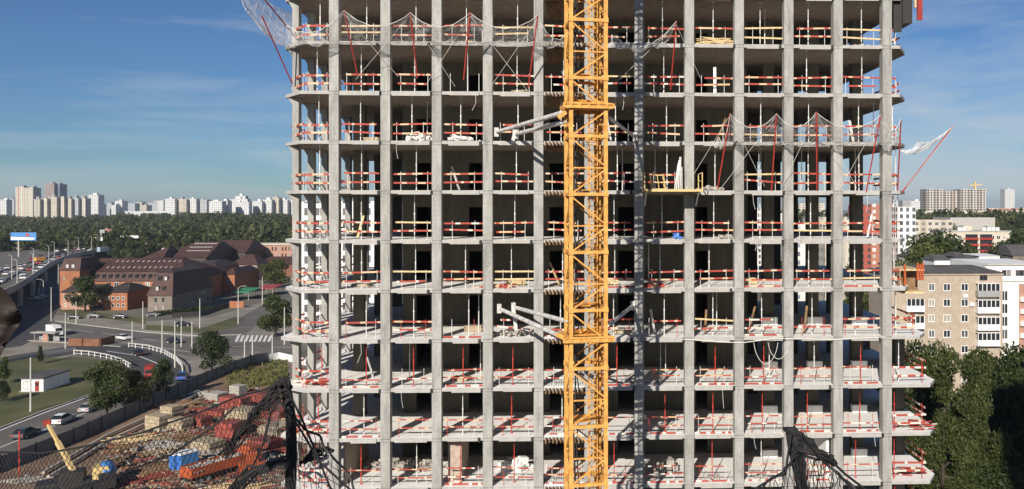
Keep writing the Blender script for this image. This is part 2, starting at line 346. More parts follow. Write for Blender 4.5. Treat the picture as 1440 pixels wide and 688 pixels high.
M['cream'] = mat('cream_wall', (.56, .49, .39), .85, var=.06, scale=.3)
M['roofgrey'] = mat('grey_roof', (.085, .08, .078), .85, var=.2, scale=.5)

# ------------------------------------------------------------------ ground and roads
def sheet(name, pts, z, m, kind='structure'):
    b = MB(); vs = [(p[0], p[1], z) for p in pts]
    a = sum(vs[i][0]*vs[(i+1) % len(vs)][1]-vs[(i+1) % len(vs)][0]*vs[i][1] for i in range(len(vs)))
    if a < 0: vs.reverse()
    tris = tessellate_polygon([[Vector(v) for v in vs]]); fs = []
    for a_, b_, c_ in tris:
        A_, B_, C_ = vs[a_], vs[b_], vs[c_]; up_ = (B_[0]-A_[0])*(C_[1]-A_[1])-(C_[0]-A_[0])*(B_[1]-A_[1]); fs.append((a_, b_, c_) if up_ > 0 else (a_, c_, b_))
    me = bpy.data.meshes.new(name); me.from_pydata(vs, [], fs); me.materials.append(m); me.update()
    o = link(name, me); tag(o, kind=kind); return o
gb = MB(); gb.quad((-6900,-390,0),(6900,-390,0),(6900,8900,0),(-6900,8900,0)); tag(gb.build('ground', M['ground']), kind='structure')
g = lambda *q: [G(*p) for p in q]
fence_px = [(-70,690),(0,664),(50,644),(103,622),(142,604),(175,589),(215,571),(250,555),(290,537),(330,521),(352,513),(378,508)]
fence_pts = [G(*p) for p in fence_px]
sheet('yard', [p for p in fence_pts] + [Vector((-38, 75, 0)), Vector((30, 60, 0)), Vector((30, -6, 0)), Vector((-30, -20, 0)), G(-70, 800)], .02, M['dirt'])
sheet('pavement', g((60,442),(120,447),(210,452),(300,446),(372,424),(440,402),(470,410),(450,520),(380,500),(352,506),(300,530),(262,545),(240,520),(190,500),(100,500),(40,520),(-70,560),(-70,470)), .024, M['pave'])
sheet('lawn', g((-70,540),(0,503),(60,504),(108,503),(150,507),(183,521),(186,535),(130,553),(60,578),(0,601),(-70,628)), .05, M['grass'])
sheet('verge', g((78,436),(110,444),(180,452),(205,456),(205,449),(150,441),(110,435)), .05, M['grass'])
sheet('verge', g((205,457),(300,462),(300,470),(205,464)), .052, M['grass'])
sheet('verge', g((280,463),(330,446),(345,449),(325,462),(290,470)), .05, M['grass'])
sheet('road', [p for p in [G(q[0], q[1]-3) for q in fence_px[:9]]] + g((262,546),(262,525),(245,510),(215,520),(200,533),(130,555.5),(60,580.5),(0,604),(-70,632)), .032, M['asphalt'])
sheet('road', g((-70,492),(40,478),(85,480),(190,489),(270,502),(350,500),(450,506),(450,470),(350,472),(270,475),(200,468),(120,458),(75,452),(60,440),(-70,455)), .036, M['asphalt'])
sheet('road', g((290,475),(340,474),(385,440),(430,415),(460,400),(440,396),(395,415),(350,440)), .040, M['asphalt'])
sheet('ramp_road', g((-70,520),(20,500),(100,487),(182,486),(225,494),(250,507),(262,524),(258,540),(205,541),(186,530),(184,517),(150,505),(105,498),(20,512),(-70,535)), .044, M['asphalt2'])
# road beneath the flyover, darkened in colour to match the flyover's shadow
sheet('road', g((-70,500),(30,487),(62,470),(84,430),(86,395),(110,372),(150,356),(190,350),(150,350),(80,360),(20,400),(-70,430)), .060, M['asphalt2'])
# markings
mk = MB()
def line(px, z, wd, dash=None):
    pts = [G(*p) for p in px]
    for a, b in zip(pts, pts[1:]):
        d = b-a; L = d.length; d.normalize(); n = Vector((-d.y, d.x, 0))*wd/2; s = 0
        while s < L:
            e = min(L, s+(dash[0] if dash else L)); p, q = a+d*s, a+d*e
            mk.quad((p-n)[:2]+(z,) if False else (p.x-n.x, p.y-n.y, z), (q.x-n.x, q.y-n.y, z), (q.x+n.x, q.y+n.y, z), (p.x+n.x, p.y+n.y, z)); s = e+(dash[1] if dash else 1)
line([(-60,629),(0,606),(60,582),(128,557)], .064, .35)
line([(-60,652),(0,630),(55,608),(120,581),(175,558)], .064, .28, (6, 4))
line([(-60,670),(0,647),(50,628),(100,606),(140,589)], .064, .28, (5, 5))
line([(80,462),(170,472),(270,487),(420,489)], .064, .25, (7, 4))
line([(80,474),(190,484),(270,496)], .064, .25)
line([(150,494),(195,501),(225,513),(232,528)], .064, .3)
for i in range(8):
    a = G(332+i*6.5, 481); b = G(336+i*6.5, 472); d = (b-a).normalized(); n = Vector((-d.y, d.x, 0))*.35
    mk.quad((a.x-n.x,a.y-n.y,.068),(a.x+n.x,a.y+n.y,.068),(b.x+n.x,b.y+n.y,.068),(b.x-n.x,b.y-n.y,.068))
tag(mk.build('road_markings', M['mark']), kind='structure')
kb = MB()
for ln in ([(-70,631),(0,602.5),(60,579),(130,554.5),(170,540)], [(78,452),(120,457.5),(200,467),(280,473),(340,471)], [(40,479.5),(85,482),(170,488)]):
    pp = [G(*q) for q in ln]
    for a, b in zip(pp, pp[1:]): kb.bar(a+Vector((0,0,.08)), b+Vector((0,0,.08)), .3, .16)
tag(kb.build('kerb', M['kerb']), kind='structure')
# raised parapets of the underpass beside the ramp
def wallrun(b, pts, th, h, z=0, m=0):
    for a, c in zip(pts, pts[1:]):
        b.bar(Vector((a.x, a.y, z+h/2)), Vector((c.x, c.y, z+h/2)), th, h, m)
# flyover
FZ = 8.0
edge_px = [(-420,640),(-200,500),(-90,452),(-30,426),(20,405.5),(36,396),(53,384.5),(70,372.5),(90,363),(115,356.5),(140,352.3),(180,347.5),(225,344)]
edge = [G(px, py, FZ) for px, py in edge_px]
far = [G(*q, FZ) for q in ((225,341.5),(150,344),(100,346),(40,350),(-30,356),(-120,365),(-300,385),(-560,420))]
fb = MB(); fb.prism([(p.x, p.y) for p in edge]+[(p.x, p.y) for p in far], FZ-1.4, FZ, 0, 1)
fo = fb.build('highway', [M['kerb'], M['asphalt']]); tag(fo, kind='structure')
pb = MB(); wallrun(pb, edge, .35, 1.1, FZ)
ff = pb.build('highway_parapet', M['kerb']); tag(ff, 'long pale concrete parapet curving along the edge of the elevated highway', 'parapet')
pr = MB()
for i in range(len(edge)-1):
    for t in (.5,):
        p = edge[i].lerp(edge[i+1], t); q = p + (far[-1-min(i, 7)]-p).normalized()*3
        pr.tube([(q.x, q.y, 0), (q.x, q.y, FZ-1.4)], .9, 8)
tag(pr.build('highway_piers', M['kerb']), kind='structure')
sl_px = [(84,398),(84,384),(88,374),(97,365.5),(112,358.8),(130,354),(150,350.5),(190,347)]
sA = [G(px, py, 6.0) for px, py in sl_px]; sB = [p+Vector((-7.5, -1.5, 0)) for p in sA]
for i in range(len(sA)): sA[i].z = sB[i].z = .2+5.8*min(1, i/3.5)
b_ = MB()
for i in range(len(sA)-1): b_.hexa([Vector((p.x,p.y,p.z-d_)) for d_ in (1.0, 0) for p in (sB[i], sA[i], sA[i+1], sB[i+1])])
tag(b_.build('slip_road', M['asphalt']), kind='structure')
b_ = MB()
for i in range(len(sA)-1):
    for q_ in (sA, sB): b_.bar(q_[i]+Vector((0,0,.55)), q_[i+1]+Vector((0,0,.55)), .3, 1.05)
tag(b_.build('slip_road_parapet', M['kerb']), 'pale parapets of the narrow curving slip road left of the orange end block', 'parapet')
med = MB()
for o_, (a_, b_) in enumerate((((-30,414),(70,361)), ((-30,392),(90,354)))):
    a = G(*a_, FZ); c = G(*b_, FZ); med.bar(a+Vector((0,0,.4)), c+Vector((0,0,.4)), .3, .8)
tag(med.build('central_barrier', M['kerb']), 'straight concrete barriers dividing the lanes of the elevated highway', 'barrier')

# ------------------------------------------------------------------ tower under construction
X0, SP = -16.4, 3.34
XC = [X0+SP*i for i in range(12)]
ZK = lambda k: 46.87-3.26*k
KS = range(-1, 15); VIS = range(-1, 11)
TH = .22
bld = thing('concrete_building', 'tall unfinished concrete tower block of open floors and square columns behind the yellow crane', 'building', (0, 0, 0))
def xr(k): return 21.25 if k <= 4 else 21.6 if k == 5 else 22.6 if k == 6 else 23.3
def xl(k): return -18.6 if k < 6 else -18.3
BK = 21.5
for k in KS:
    z = ZK(k); b = MB(); cy = 2.3 if k <= 5 else 1.4
    wr = 1.2 if k <= 5 else .9
    poly = [(xl(k), .03), (xr(k), .03), (xr(k)+wr, cy+.1), (xr(k)+wr, BK), (-20.3, BK), (-20.3, cy)]
    n = len(b.v)
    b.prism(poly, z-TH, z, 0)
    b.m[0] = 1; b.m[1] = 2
    # slab nose: uneven formwork edge, one proud lip per bay
    for i in range(11):
        r2 = random.Random(k*31+i); a = XC[i]+.33+r2.uniform(.0, .9); e = XC[i+1]-.33-r2.uniform(.05, .35)
        b.box(a, e, -.012-r2.uniform(0, .04), .0297, z-TH-r2.uniform(.02, .10), z-.035, 0)
        if r2.random() < .55: b.box(e+.03, e+.17, -.05, .029, z-TH-.09, z-.02, 3)  # near-black block standing in for the shade of an open notch
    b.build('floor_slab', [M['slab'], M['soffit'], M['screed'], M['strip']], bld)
ZT, ZB = ZK(-1)-TH-.004, 0
for i, x in enumerate(XC):
    b = MB(); b.box(x-.31, x+.31, -.05, .61, ZB, ZT+TH+.9); b.build('column', M['col'], bld)
for y in (2.2, 5.4, 8.6, 11.8, 15.0, 18.2, 20.6):
    b = MB(); b.box(-19.72, -19.3, y-.3, y+.3, ZB, ZT)
    for k in KS:     # small haunch under each floor
        z = ZK(k)-TH-.003
        b.hexa(((-20.0,y-.28,z-.05),(-19.722,y-.28,z-.5),(-19.722,y+.28,z-.5),(-20.0,y+.28,z-.05),(-20.0,y-.28,z),(-19.722,y-.28,z),(-19.722,y+.28,z),(-20.0,y+.28,z)))
    b.build('column', M['col'], bld)
for i, x in enumerate(XC):
    for y in (6.6, 12.8, 19.0):
        if -13.5 < x < 12.3 and y < 19: continue
        if y == 19.0 and i in (3, 5, 7): continue
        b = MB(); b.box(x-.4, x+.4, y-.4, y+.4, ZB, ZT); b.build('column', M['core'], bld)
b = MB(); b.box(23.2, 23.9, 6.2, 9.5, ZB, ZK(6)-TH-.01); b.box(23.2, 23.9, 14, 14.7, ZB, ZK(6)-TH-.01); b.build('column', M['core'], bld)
# lift core with dark door openings
doors = [(-12.4,-11.35),(-8.55,-7.6),(-2.6,-1.5),(2.5,3.7),(8.35,9.2)]
b = MB(); x = -13.4
for a, c in doors+[(12.2, 12.2)]:
    b.box(x, a, 7, 7.3, 0, ZT); x = c
for a, c in doors:
    for k in KS: b.box(a-.002, c+.002, 7.002, 7.298, ZK(k)+2.15, ZK(k)+3.26-TH-.002)
b.box(-13.4, -13.1, 7.302, 14, 0, ZT); b.box(11.9, 12.2, 7.302, 14, 0, ZT); b.box(-13.398, 12.198, 14.002, 14.3, 0, ZT)
for xx in (-10, -5, -.2, 5.2, 10.2): b.box(xx-.12, xx+.12, 7.302, 14, 0, ZT)
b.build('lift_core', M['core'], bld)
# partition walls of the lower floors
b = MB()
for k in (9, 10, 11): b.box(-16.0, -15.85, .75, 6.8, ZK(k)+.003, ZK(k)+3.26-TH-.003)
b.build('partition_wall', M['brick'], bld)
b = MB()
for k in (9, 10, 11): b.box(XC[10]-.6, XC[10]-.4, .75, 6.8, ZK(k)+.003, ZK(k)+3.26-TH-.003)
b.build('partition_wall', M['screed'], bld)
b = MB()
for k in (9, 10, 11): b.box(XC[2]+1.0-.45, XC[2]+1.0+.45, 1.2, 4.8, ZK(k)+.003, ZK(k)+3.26-TH-.003)
b.build('partition_wall', M['brick'], bld)
# upstand blocks round the feet of inner columns (lower floors)
b = MB(); b.box(-.55, .55, 5.7, 6.19, .003, .55); kme = b.mesh('kicker', M['screed'])
for k in (6, 7, 8, 9, 10):
    for i in (9, 10, 11): link('kicker', kme, bld, (XC[i], 0, ZK(k)))
for k in (7, 8, 9, 10):
    b = MB(); b.box(XC[0]+.3, XC[11]-.3, 1.25, 1.33, ZK(k)+.004, ZK(k)+.03); b.build('dark_strip', M['strip'], bld)  # thin dark strip along the slab, set back from the front edge
# bay of ribbed formwork left of the crane
for k in KS:
    z = ZK(k); b = MB()
    for j in range(11):
        xx = XC[4]+.45+j*.24
        b.box(xx, xx+.1, -.35-.25*((j*7+k) % 3)/2, -.06, z-TH-.1, z-.04)
    b.box(XC[4]+.4, XC[5]-.4, -.085, -.06, z-TH-.12, z-TH-.101)
    b.build('ribbed_nosing', M['oldwood'], bld)
    b = MB()
    if k >= 6:
        for j in range(17):
            xx = XC[4]+.4+j*.16; b.box(xx, xx+.09, .08, 5, z+.02, z+.07)
        b.box(XC[4]+.4, XC[5]-.4, .06, 5.02, z+.003, z+.0199)
    else:
        for j in range(12): b.box(XC[4]+.4, XC[5]-.4, .3+j*.5, .42+j*.5, z-TH-.16, z-TH-.02, 1)
        b.box(XC[4]+.4, XC[5]-.4, .3, 5.92, z-TH-.0199, z-TH-.003, 1)
    b.build('ribbed_deck', [M['screed'], M['oldwood']], bld)

# --- guardrails: two boards, toe board, two posts in every bay
def board_mesh(L, m, h=.11):
    b = MB(); b.box(-L/2, L/2, -.018, .018, -h/2, h/2); return b.mesh('board', m)
BW = {}
for L in (2.66, 2.3, 1.9):
    for q in ('stripe', 'stripe2', 'wood'): BW[L, q] = board_mesh(L, M[q]); BW[L, q, 1] = board_mesh(L, M[q], .08)
pm = MB(); pm.tube([(0,0,0),(0,0,1.25)], .018, 5); pm.box(-.06,.06,-.06,.06,0,.012); post_me = pm.mesh('post', M['zinc'])
pm = MB(); pm.tube([(0,0,0),(0,0,1.25)], .018, 5); pm.box(-.06,.06,-.06,.06,0,.012); post_red = pm.mesh('post', M['redsteel'])
toe = {q: board_mesh(2.5, M[q], .10) for q in ('stripe', 'stripe2')}
for k in range(0, 11):
    for i in range(11):
        if k == 5 and False: continue
        r2 = random.Random(k*101+i*7+3); z = ZK(k); xm = (XC[i]+XC[i+1])/2
        if i == 7 and k == 3: continue
        up = ordn(k); lo = k >= 6
        t = thing('guardrail', f'striped board guardrail, {up} open floor from the top, {ordn(i)} bay from the left', 'guardrail', (xm, .35+r2.uniform(-.05,.15), z), 0, 'board guardrails between the columns')
        q = r2.choice(['stripe','stripe','wood'] if k < 1 else ['stripe']*9+['stripe2'] if not lo else ['stripe2','stripe','stripe'])
        for h in (1.08+r2.uniform(-.04,.08), .55+r2.uniform(-.06,.1)):
            q2 = q if r2.random() < .92 else r2.choice(['stripe2','wood'])
            if r2.random() < (.16 if lo else .05): continue
            L = 2.66 if r2.random() < .7 else r2.choice((2.3, 1.9))
            o = link('board', BW[(L, q2, 1) if k >= 7 else (L, q2)], t, (r2.uniform(-1,1)*(2.66-L)/2, r2.uniform(-.06,0), h)); o.rotation_euler = (0, r2.gauss(0, .02)+(.04 if r2.random() < .08 else 0), 0)
        if k >= 5 and r2.random() < .4: 
            o = link('toe_board', toe['stripe2' if lo else 'stripe'], t, (r2.uniform(-.1,.1), -.08, .085)); o.rotation_euler = (0, r2.gauss(0,.004), 0)
        for sx_ in (-.85+r2.uniform(-.2,.2), .85+r2.uniform(-.2,.2)):
            o = link('post', post_red if (lo and r2.random() < .4) else post_me, t, (sx_, .03, 0))
# guardrails on the end slabs and along the left side
def railrun(a, c, k, label):
    a = Vector(a); c = Vector(c); t = thing('guardrail', label, 'guardrail', ((a+c)/2)[:2]+(ZK(k),), math.atan2(c.y-a.y, c.x-a.x), 'board guardrails round the end bays')
    L = (c-a).length
    for h in (1.08+rnd.uniform(-.05,.06), .52+rnd.uniform(-.06,.06)):
        b = MB(); b.box(-L/2, L/2, -.018, .018, -.065, .065); o = b.build('board', M['stripe' if k < 7 else 'stripe2'], t); o.location = (0, 0, h); o.rotation_euler = (0, rnd.gauss(0,.012), 0)
    for s_ in (-.4, .4): link('post', post_me if k < 6 else post_red, t, (s_*L, .03, 0))
for k in range(0, 11):
    f_ = ordn(k)
    railrun((-18.5,.4), (-16.8,.4), k, f'short striped guardrail left of the corner column on the {f_} open floor')
    railrun((-20.0,2.6), (-18.5,.5), k, f'slanting striped guardrail on the cut-off left corner of the {f_} open floor')
    railrun((-19.95,2.9), (-19.95,5.2), k, f'striped guardrail at the front of the left side of the {f_} open floor')
    railrun((-19.95,5.7), (-19.95,11.4), k, f'long striped guardrail along the left side of the {f_} open floor')
    railrun((-19.95,12.1), (-19.95,18), k, f'striped guardrail at the back of the left side of the {f_} open floor')
    railrun((XC[11]+.4,.5), (xr(k)-.1,.5), k, f'stub of striped guardrail right of the last column on the {f_} open floor')
    railrun((xr(k)+(.9 if k<=5 else .7),2.6), (xr(k)+(.9 if k<=5 else .7),8), k, f'striped guardrail along the right side of the {f_} open floor')
# --- adjustable props
def prop_meshes(m):
    a = MB(); a.tube([(0,0,0),(0,0,1.75)], .035, 6); a.tube([(0,0,1.66),(0,0,1.78)], .05, 6)
    b = MB(); b.tube([(0,0,1.7),(0,0,3.0)], .025, 6)
    c = MB(); c.box(-.09,.09,-.09,.09,0,.012); d = MB(); d.box(-.09,.09,-.09,.09,3.0,3.02)
    return [('outer_tube', a.mesh('outer_tube', m)), ('inner_tube', b.mesh('inner_tube', m)), ('base_plate', c.mesh('base_plate', m)), ('head_plate', d.mesh('head_plate', m))]
PW, PRD = prop_meshes(M['zinc']), prop_meshes(M['redsteel'])
for k in range(0, 11):
    for i in range(-1, 12):
        r2 = random.Random(k*57+i*13+1)
        if r2.random() < .1: continue
        red = k >= 7 and r2.random() < .8
        if i == -1: x = -17.7+r2.uniform(-.4,.4)
        elif i == 11: x = XC[11]+.9+r2.uniform(-.2,.2)
        else: x = (XC[i]+XC[i+1])/2+r2.uniform(-.25,.3)
        where = 'left of the first column' if i == -1 else 'right of the last column' if i == 11 else f'{ordn(i)} bay from the left'
        t = thing('steel_prop', f'{"red" if red else "pale"} steel prop, {ordn(k)} floor from top, {where}', 'prop', (x, .75+r2.uniform(0,.3), ZK(k)+.003), r2.uniform(0,3), 'steel props under the slabs')
        for nm, me in (PRD if red else PW): link(nm, me, t)
        if r2.random() < .35 and i >= 0 and k < 8:
            t2 = thing('steel_prop', f'steel prop set back from the edge, {ordn(k)} floor from top, {where}', 'prop', (x+r2.uniform(.4,.9)*r2.choice((-1,1)), 2.6+r2.uniform(0,2), ZK(k)+.003), 0, 'steel props under the slabs')
            for nm, me in PW: link(nm, me, t2)

# --- catch nets: red booms, mesh, guy ropes
def boom(px_b, py_b, yb, px_t, py_t, yt, label, m='redsteel'):
    a = XZ(px_b, py_b, yb); c = XZ(px_t, py_t, yt)
    b = MB(); d = c-a; tip = c + Vector((d.x*.02, .25, .22)); b.tube([a, a+d*.93, c], .045, 6)
    o = b.build('net_boom', M[m]); tag(o, label, 'boom', 'booms holding the catch nets'); return a, c
def net(name, bottoms, tops, label, m, sag=.5, nu=10, nv=8, side=None):
    b = MB(); rows = []
    def interp(pts, t, sg):
        n = len(pts)-1; s_ = min(int(t*n), n-1); f_ = t*n-s_; p = pts[s_].lerp(pts[s_+1], f_); p = p.copy(); p.z -= sg*4*f_*(1-f_); return p
    U = nu*(len(tops)-1)
    for v in range(nv+1):
        row = []
        for u in range(U+1):
            t = u/U; pb_ = interp(bottoms, t, 0); pt = interp(tops, t, sag); fv = v/nv
            p = pb_.lerp(pt, fv); p.z -= .5*math.sin(math.pi*fv)*(.8+.3*math.sin(u*1.7)); p.y += .08*math.sin(u*2.3+v); p.z += .05*math.sin(u*3.1+v*1.3)
            row.append(p)
        rows.append(row)
    for v in range(nv):
        for u in range(U): b.quad(rows[v][u], rows[v][u+1], rows[v+1][u+1], rows[v+1][u])
    root = b.build(name, M[m]); tag(root, label, 'safety net')
    # border ropes and the heavier mesh cords
    c = MB(); c.tube(rows[nv], .02, 4); c.tube(rows[0], .02, 4)
    c.build('border_rope', M['rope'], root)
    d = MB()
    for u in range(0, U+1, 2): d.tube([rows[v][u] for v in range(nv+1)], .007, 3)
    for v in range(1, nv): d.tube(rows[v], .007, 3)
    d.build('mesh_cord', M['rope'], root)
    return root
up = [(503,106,484,15),(587,110,577,18),(652,112,661,18),(743,124,756,22)]
tops = []; bots = []
tl = XZ(420, 62, .2)
tops.append(XZ(402, 35, -1.0)); bots.append(XZ(412, 62, 0.0))
for j, (a, c, d, e) in enumerate(up):
    p, q = boom(a, c, -.06, d, e, -3.0, f'thin red boom of the upper front catch net, {ordn(j)} from the left')
    tops.append(q); bots.append(XZ(a-12, 59, -.06))
tops.append(XZ(800, 46, -1.0)); bots.append(XZ(800, 60, -.06))
net('catch_net', bots, tops, 'pale catch net sagging along the upper front left of the crane', 'cnet', .9)
p, q = boom(943, 126, -.06, 951, 30, -3.0, 'thin red boom of the short net just right of the crane top')
net('catch_net', [XZ(858,60,-.06), XZ(936,61,-.06)], [XZ(860,48,-.8), q], 'small pale catch net hanging in folds right of the crane top', 'cnet', 1.2)
# upper left corner net flying out to the left
p1, q1 = boom(411, 118, 1.6, 368, 22, -1.5, 'dark red boom reaching up and left from the upper left corner', 'redpanel')
p2, q2 = boom(415, 52, 1.6, 366, -8, -1.5, 'upper dark red boom crossing the film net at the upper left corner', 'redpanel')
net('film_net', [XZ(402,66,1.2), XZ(412,60,2.2), XZ(420,20,3.0)], [XZ(352,18,-1.5), XZ(338,-6,-1.5), XZ(345,-30,-1.5)], 'whitish translucent net flying out at the upper left corner against blue sky', 'film', .3)
# right-hand net
mid = [(1009,266,1027,160),(1085,268,1092,160),(1149,268,1148,158),(1218,270,1238,163)]
tops = [XZ(1010,192,-.8)]; bots = [XZ(1000,199,-.06)]
for j, (a, c, d, e) in enumerate(mid):
    p, q = boom(a, c, -.06, d, e, -3.0, f'bright red boom of the right front catch net, {ordn(j)} from the left')
    tops.append(q); bots.append(XZ(a+16, 203, -.06))
p, q3 = boom(1262, 272, .2, 1267, 168, -1.6, 'dark boom standing beside the last right column', 'redpanel')
p, q4 = boom(1268, 271, .6, 1340, 178, -2.2, 'long red boom leaning out to the right of the tower against the sky')
tops += [q3]; bots += [XZ(1266, 205, 0)]
net('catch_net', bots, tops, 'pale catch net sagging across the right front bays', 'cnet', .9)
net('film_net', [XZ(1266,212,.3), XZ(1272,212,1.0)], [XZ(1290,200,-1.2), q4], 'wispy grey net stretched out to the right boom tip', 'film', .4)
gr = MB()
for a, c in (((1025,165),(975,246)),((1028,165),(1075,262)),((1090,165),(1013,266)),((1147,162),(1100,262)),((1150,162),(1205,265)),((1236,168),(1180,268)),((1340,180),(1275,262)),
             ((484,20),(412,68)),((484,20),(560,108)),((576,22),(500,112)),((576,22),(640,122)),((661,22),(600,118)),((661,22),(742,128)),((755,28),(690,122)),((950,35),(865,118)),((951,35),(985,110))):
    gr = MB(); gr.tube([XZ(*a, -2.9), XZ(*c, -.05)], .014, 4)
    tag(gr.build('guy_rope', M['rope']), 'thin pale guy rope running from a boom tip down to a slab edge', 'rope', 'guy ropes of the catch net booms')

# --- yellow loading platform on the fourth open floor
lp = thing('loading_platform', 'pale yellow loading platform sticking out of the fourth open floor right of the crane', 'platform', XZ(945, 270, -1.2))
b = MB(); b.box(-1.9, 1.9, -1.0, 1.6, -.0, .16); b.build('deck', M['yellowpale'], lp)
b = MB()
for xx in (-1.85, 1.85):
    for yy in (-.95, .9): b.bar((xx,yy,.16),(xx,yy,1.2),.06)
    b.bar((xx,-.95,1.2),(xx,.9,1.2),.06); b.bar((xx,-.95,.7),(xx,.9,.7),.05)
b.build('side_rail', M['yellowpale'], lp)
b = MB(); b.bar((1.7,-.4,-.0),(1.7,1.1,-.9),.08); b.bar((-1.7,-.4,0),(-1.7,1.1,-.9),.08); b.build('bracket', M['zinc'], lp)
b = MB(); c0 = XZ(926, 268, -1.4)
for xx in (-.42,.42):
    for yy in (-.35,.35): b.bar((xx,yy,0),(xx-.12,yy,.95),.05)
for zz in (.05,.48,.95):
    sh = -.12*zz/.95
    for yy in (-.35,.35): b.bar((-.42+sh,yy,zz),(.42+sh,yy,zz),.045)
    for xx in (-.42,.42): b.bar((xx+sh,-.35,zz),(xx+sh,.35,zz),.045)
b.bar((0,-.35,.05),(-.12,-.35,.95),.04)
o = b.build('yellow_cage', M['yellowpale']); o.location = c0 + Vector((0,0,.04)); tag(o, 'small tilted yellow tube cage on the left end of the loading platform', 'cage')
b = MB()
for j in range(9):
    bx = (j % 5)*.12-.2; b.tube([(bx, .1*(j//5), 0), (bx*.5+.15, .1*(j//5)+.15, 1.5+.22*(j % 4))], .03, 5)
o = b.build('prop_bundle', M['zinc']); o.location = XZ(953, 268, -1.0)+Vector((0,0,.05)); tag(o, 'upright bundle of grey steel props on the loading platform', 'prop bundle')

# --- clutter on the floors
def heap(name, px, k, y, w_, h_, m, label, cat, n=40, sz=.25, long=False):
    z = ZK(k)+.005; c = XZ(px, 300, y); b = MB(); r2 = random.Random(px*3+k)
    for _ in range(n):
        x, yy = r2.gauss(0, w_*.3), r2.gauss(0, .28); hh = max(0, h_*(1-(abs(x)/(w_*.75))**1.5)*(1-abs(yy)/1.2))*r2.random()
        s_ = sz*r2.uniform(.4, 1.2); a = r2.uniform(0, 3.14)
        if long: d = Vector((math.cos(a*.25-.3), math.sin(a*.25-.3)*.6, r2.uniform(-.12,.12)))*s_*4; b.bar(Vector((x,yy,hh+.05))-d, Vector((x,yy,hh+.05))+d, .09, .05)
        else:
            d = Vector((math.cos(a), math.sin(a), r2.uniform(-.4,.4)))*s_; b.bar(Vector((x,yy,hh+s_*.35))-d*.5, Vector((x,yy,hh+s_*.35))+d*.5, s_*r2.uniform(.6,1), s_*r2.uniform(.4,.9))
    o = b.build(name, m); o.location = (c.x, y, z); tag(o, label, cat); return o
heap('timber_pile', 1006, 0, .9, 1.7, .55, M['wood'], 'loose heap of pale timber offcuts on the top right floor edge', 'timber', 60, .22, True)
heap('sack_heap', 590, 2, .9, 1.6, .6, M['bag'], 'heap of crumpled white sacks in the second bay of the third open floor', 'sacks', 40, .32)
heap('sack_heap', 646, 2, .9, 1.6, .35, M['bag'], 'low line of white sacks in the third bay of the third open floor', 'sacks', 30, .28)
heap('rubble_heap', 1000, 3, .9, 1.4, .3, M['rubble'], 'low grey heap of debris beside the foot of a red boom', 'debris', 40, .22)
heap('rubble_heap', 1020, 4, .8, 1.4, .25, M['rubble'], 'flat heap of debris on the fifth open floor right of the crane', 'debris', 40, .2)
heap('rubble_heap', 715, 6, 1.2, 1.8, .35, M['rubble'], 'low heap of debris under the lower crane struts', 'debris', 45, .25)
heap('rubble_heap', 545, 9, 4.2, 3.0, .7, M['rubble'], 'rubble heap in the first two bays of the lower left floor', 'debris', 90, .3)
heap('rubble_heap', 585, 9, 3.8, 2.6, .8, M['rubble'], 'larger sunlit rubble heap in the second bay of the tenth open floor', 'debris', 90, .3)
heap('rubble_heap', 590, 10, 3.4, 2.8, .8, M['rubble'], 'rubble heap in the second bay of the lowest floor in view', 'debris', 90, .3)
heap('sack_heap', 725, 9, 3.6, 1.5, 1.0, M['bag'], 'stack of grey bags standing in the fourth bay of the tenth open floor', 'bags', 30, .5)
heap('rubble_heap', 936, 9, 2.6, 1.7, .9, M['rubble'], 'heap of white broken blocks just right of the crane shadow on the tenth floor', 'debris', 50, .35)
heap('rubble_heap', 928, 10, 1.8, 1.4, 1.2, M['bag'], 'tall heap of broken pale blocks on the lowest floor right of the crane', 'debris', 50, .38)
heap('timber_pile', 1285, 8, 1.5, 1.2, .5, M['stripe2'], 'tangled pile of red and white boards at the right end of the ninth floor', 'boards', 25, .2, True)
heap('timber_pile', 1280, 9, 1.6, 1.3, .5, M['stripe2'], 'tangled pile of red and white boards at the right end of the tenth floor', 'boards', 25, .2, True)
heap('timber_pile', 432, 8, 1.6, 1.4, .45, M['stripe2'], 'tangled pile of red and white boards on the left corner of the ninth floor', 'boards', 26, .22, True)
heap('timber_pile', 435, 7, 1.6, 1.2, .3, M['stripe2'], 'low scatter of red and white boards on the left corner of the eighth floor', 'boards', 18, .22, True)
heap('timber_pile', 700, 5, .8, 1.2, .25, M['stripe'], 'thin pile of striped boards on the sixth floor left of the crane', 'boards', 22, .2, True)
heap('timber_pile', 915, 5, .8, 1.6, .3, M['stripe'], 'thin pile of striped boards on the sixth floor right of the crane', 'boards', 22, .2, True)
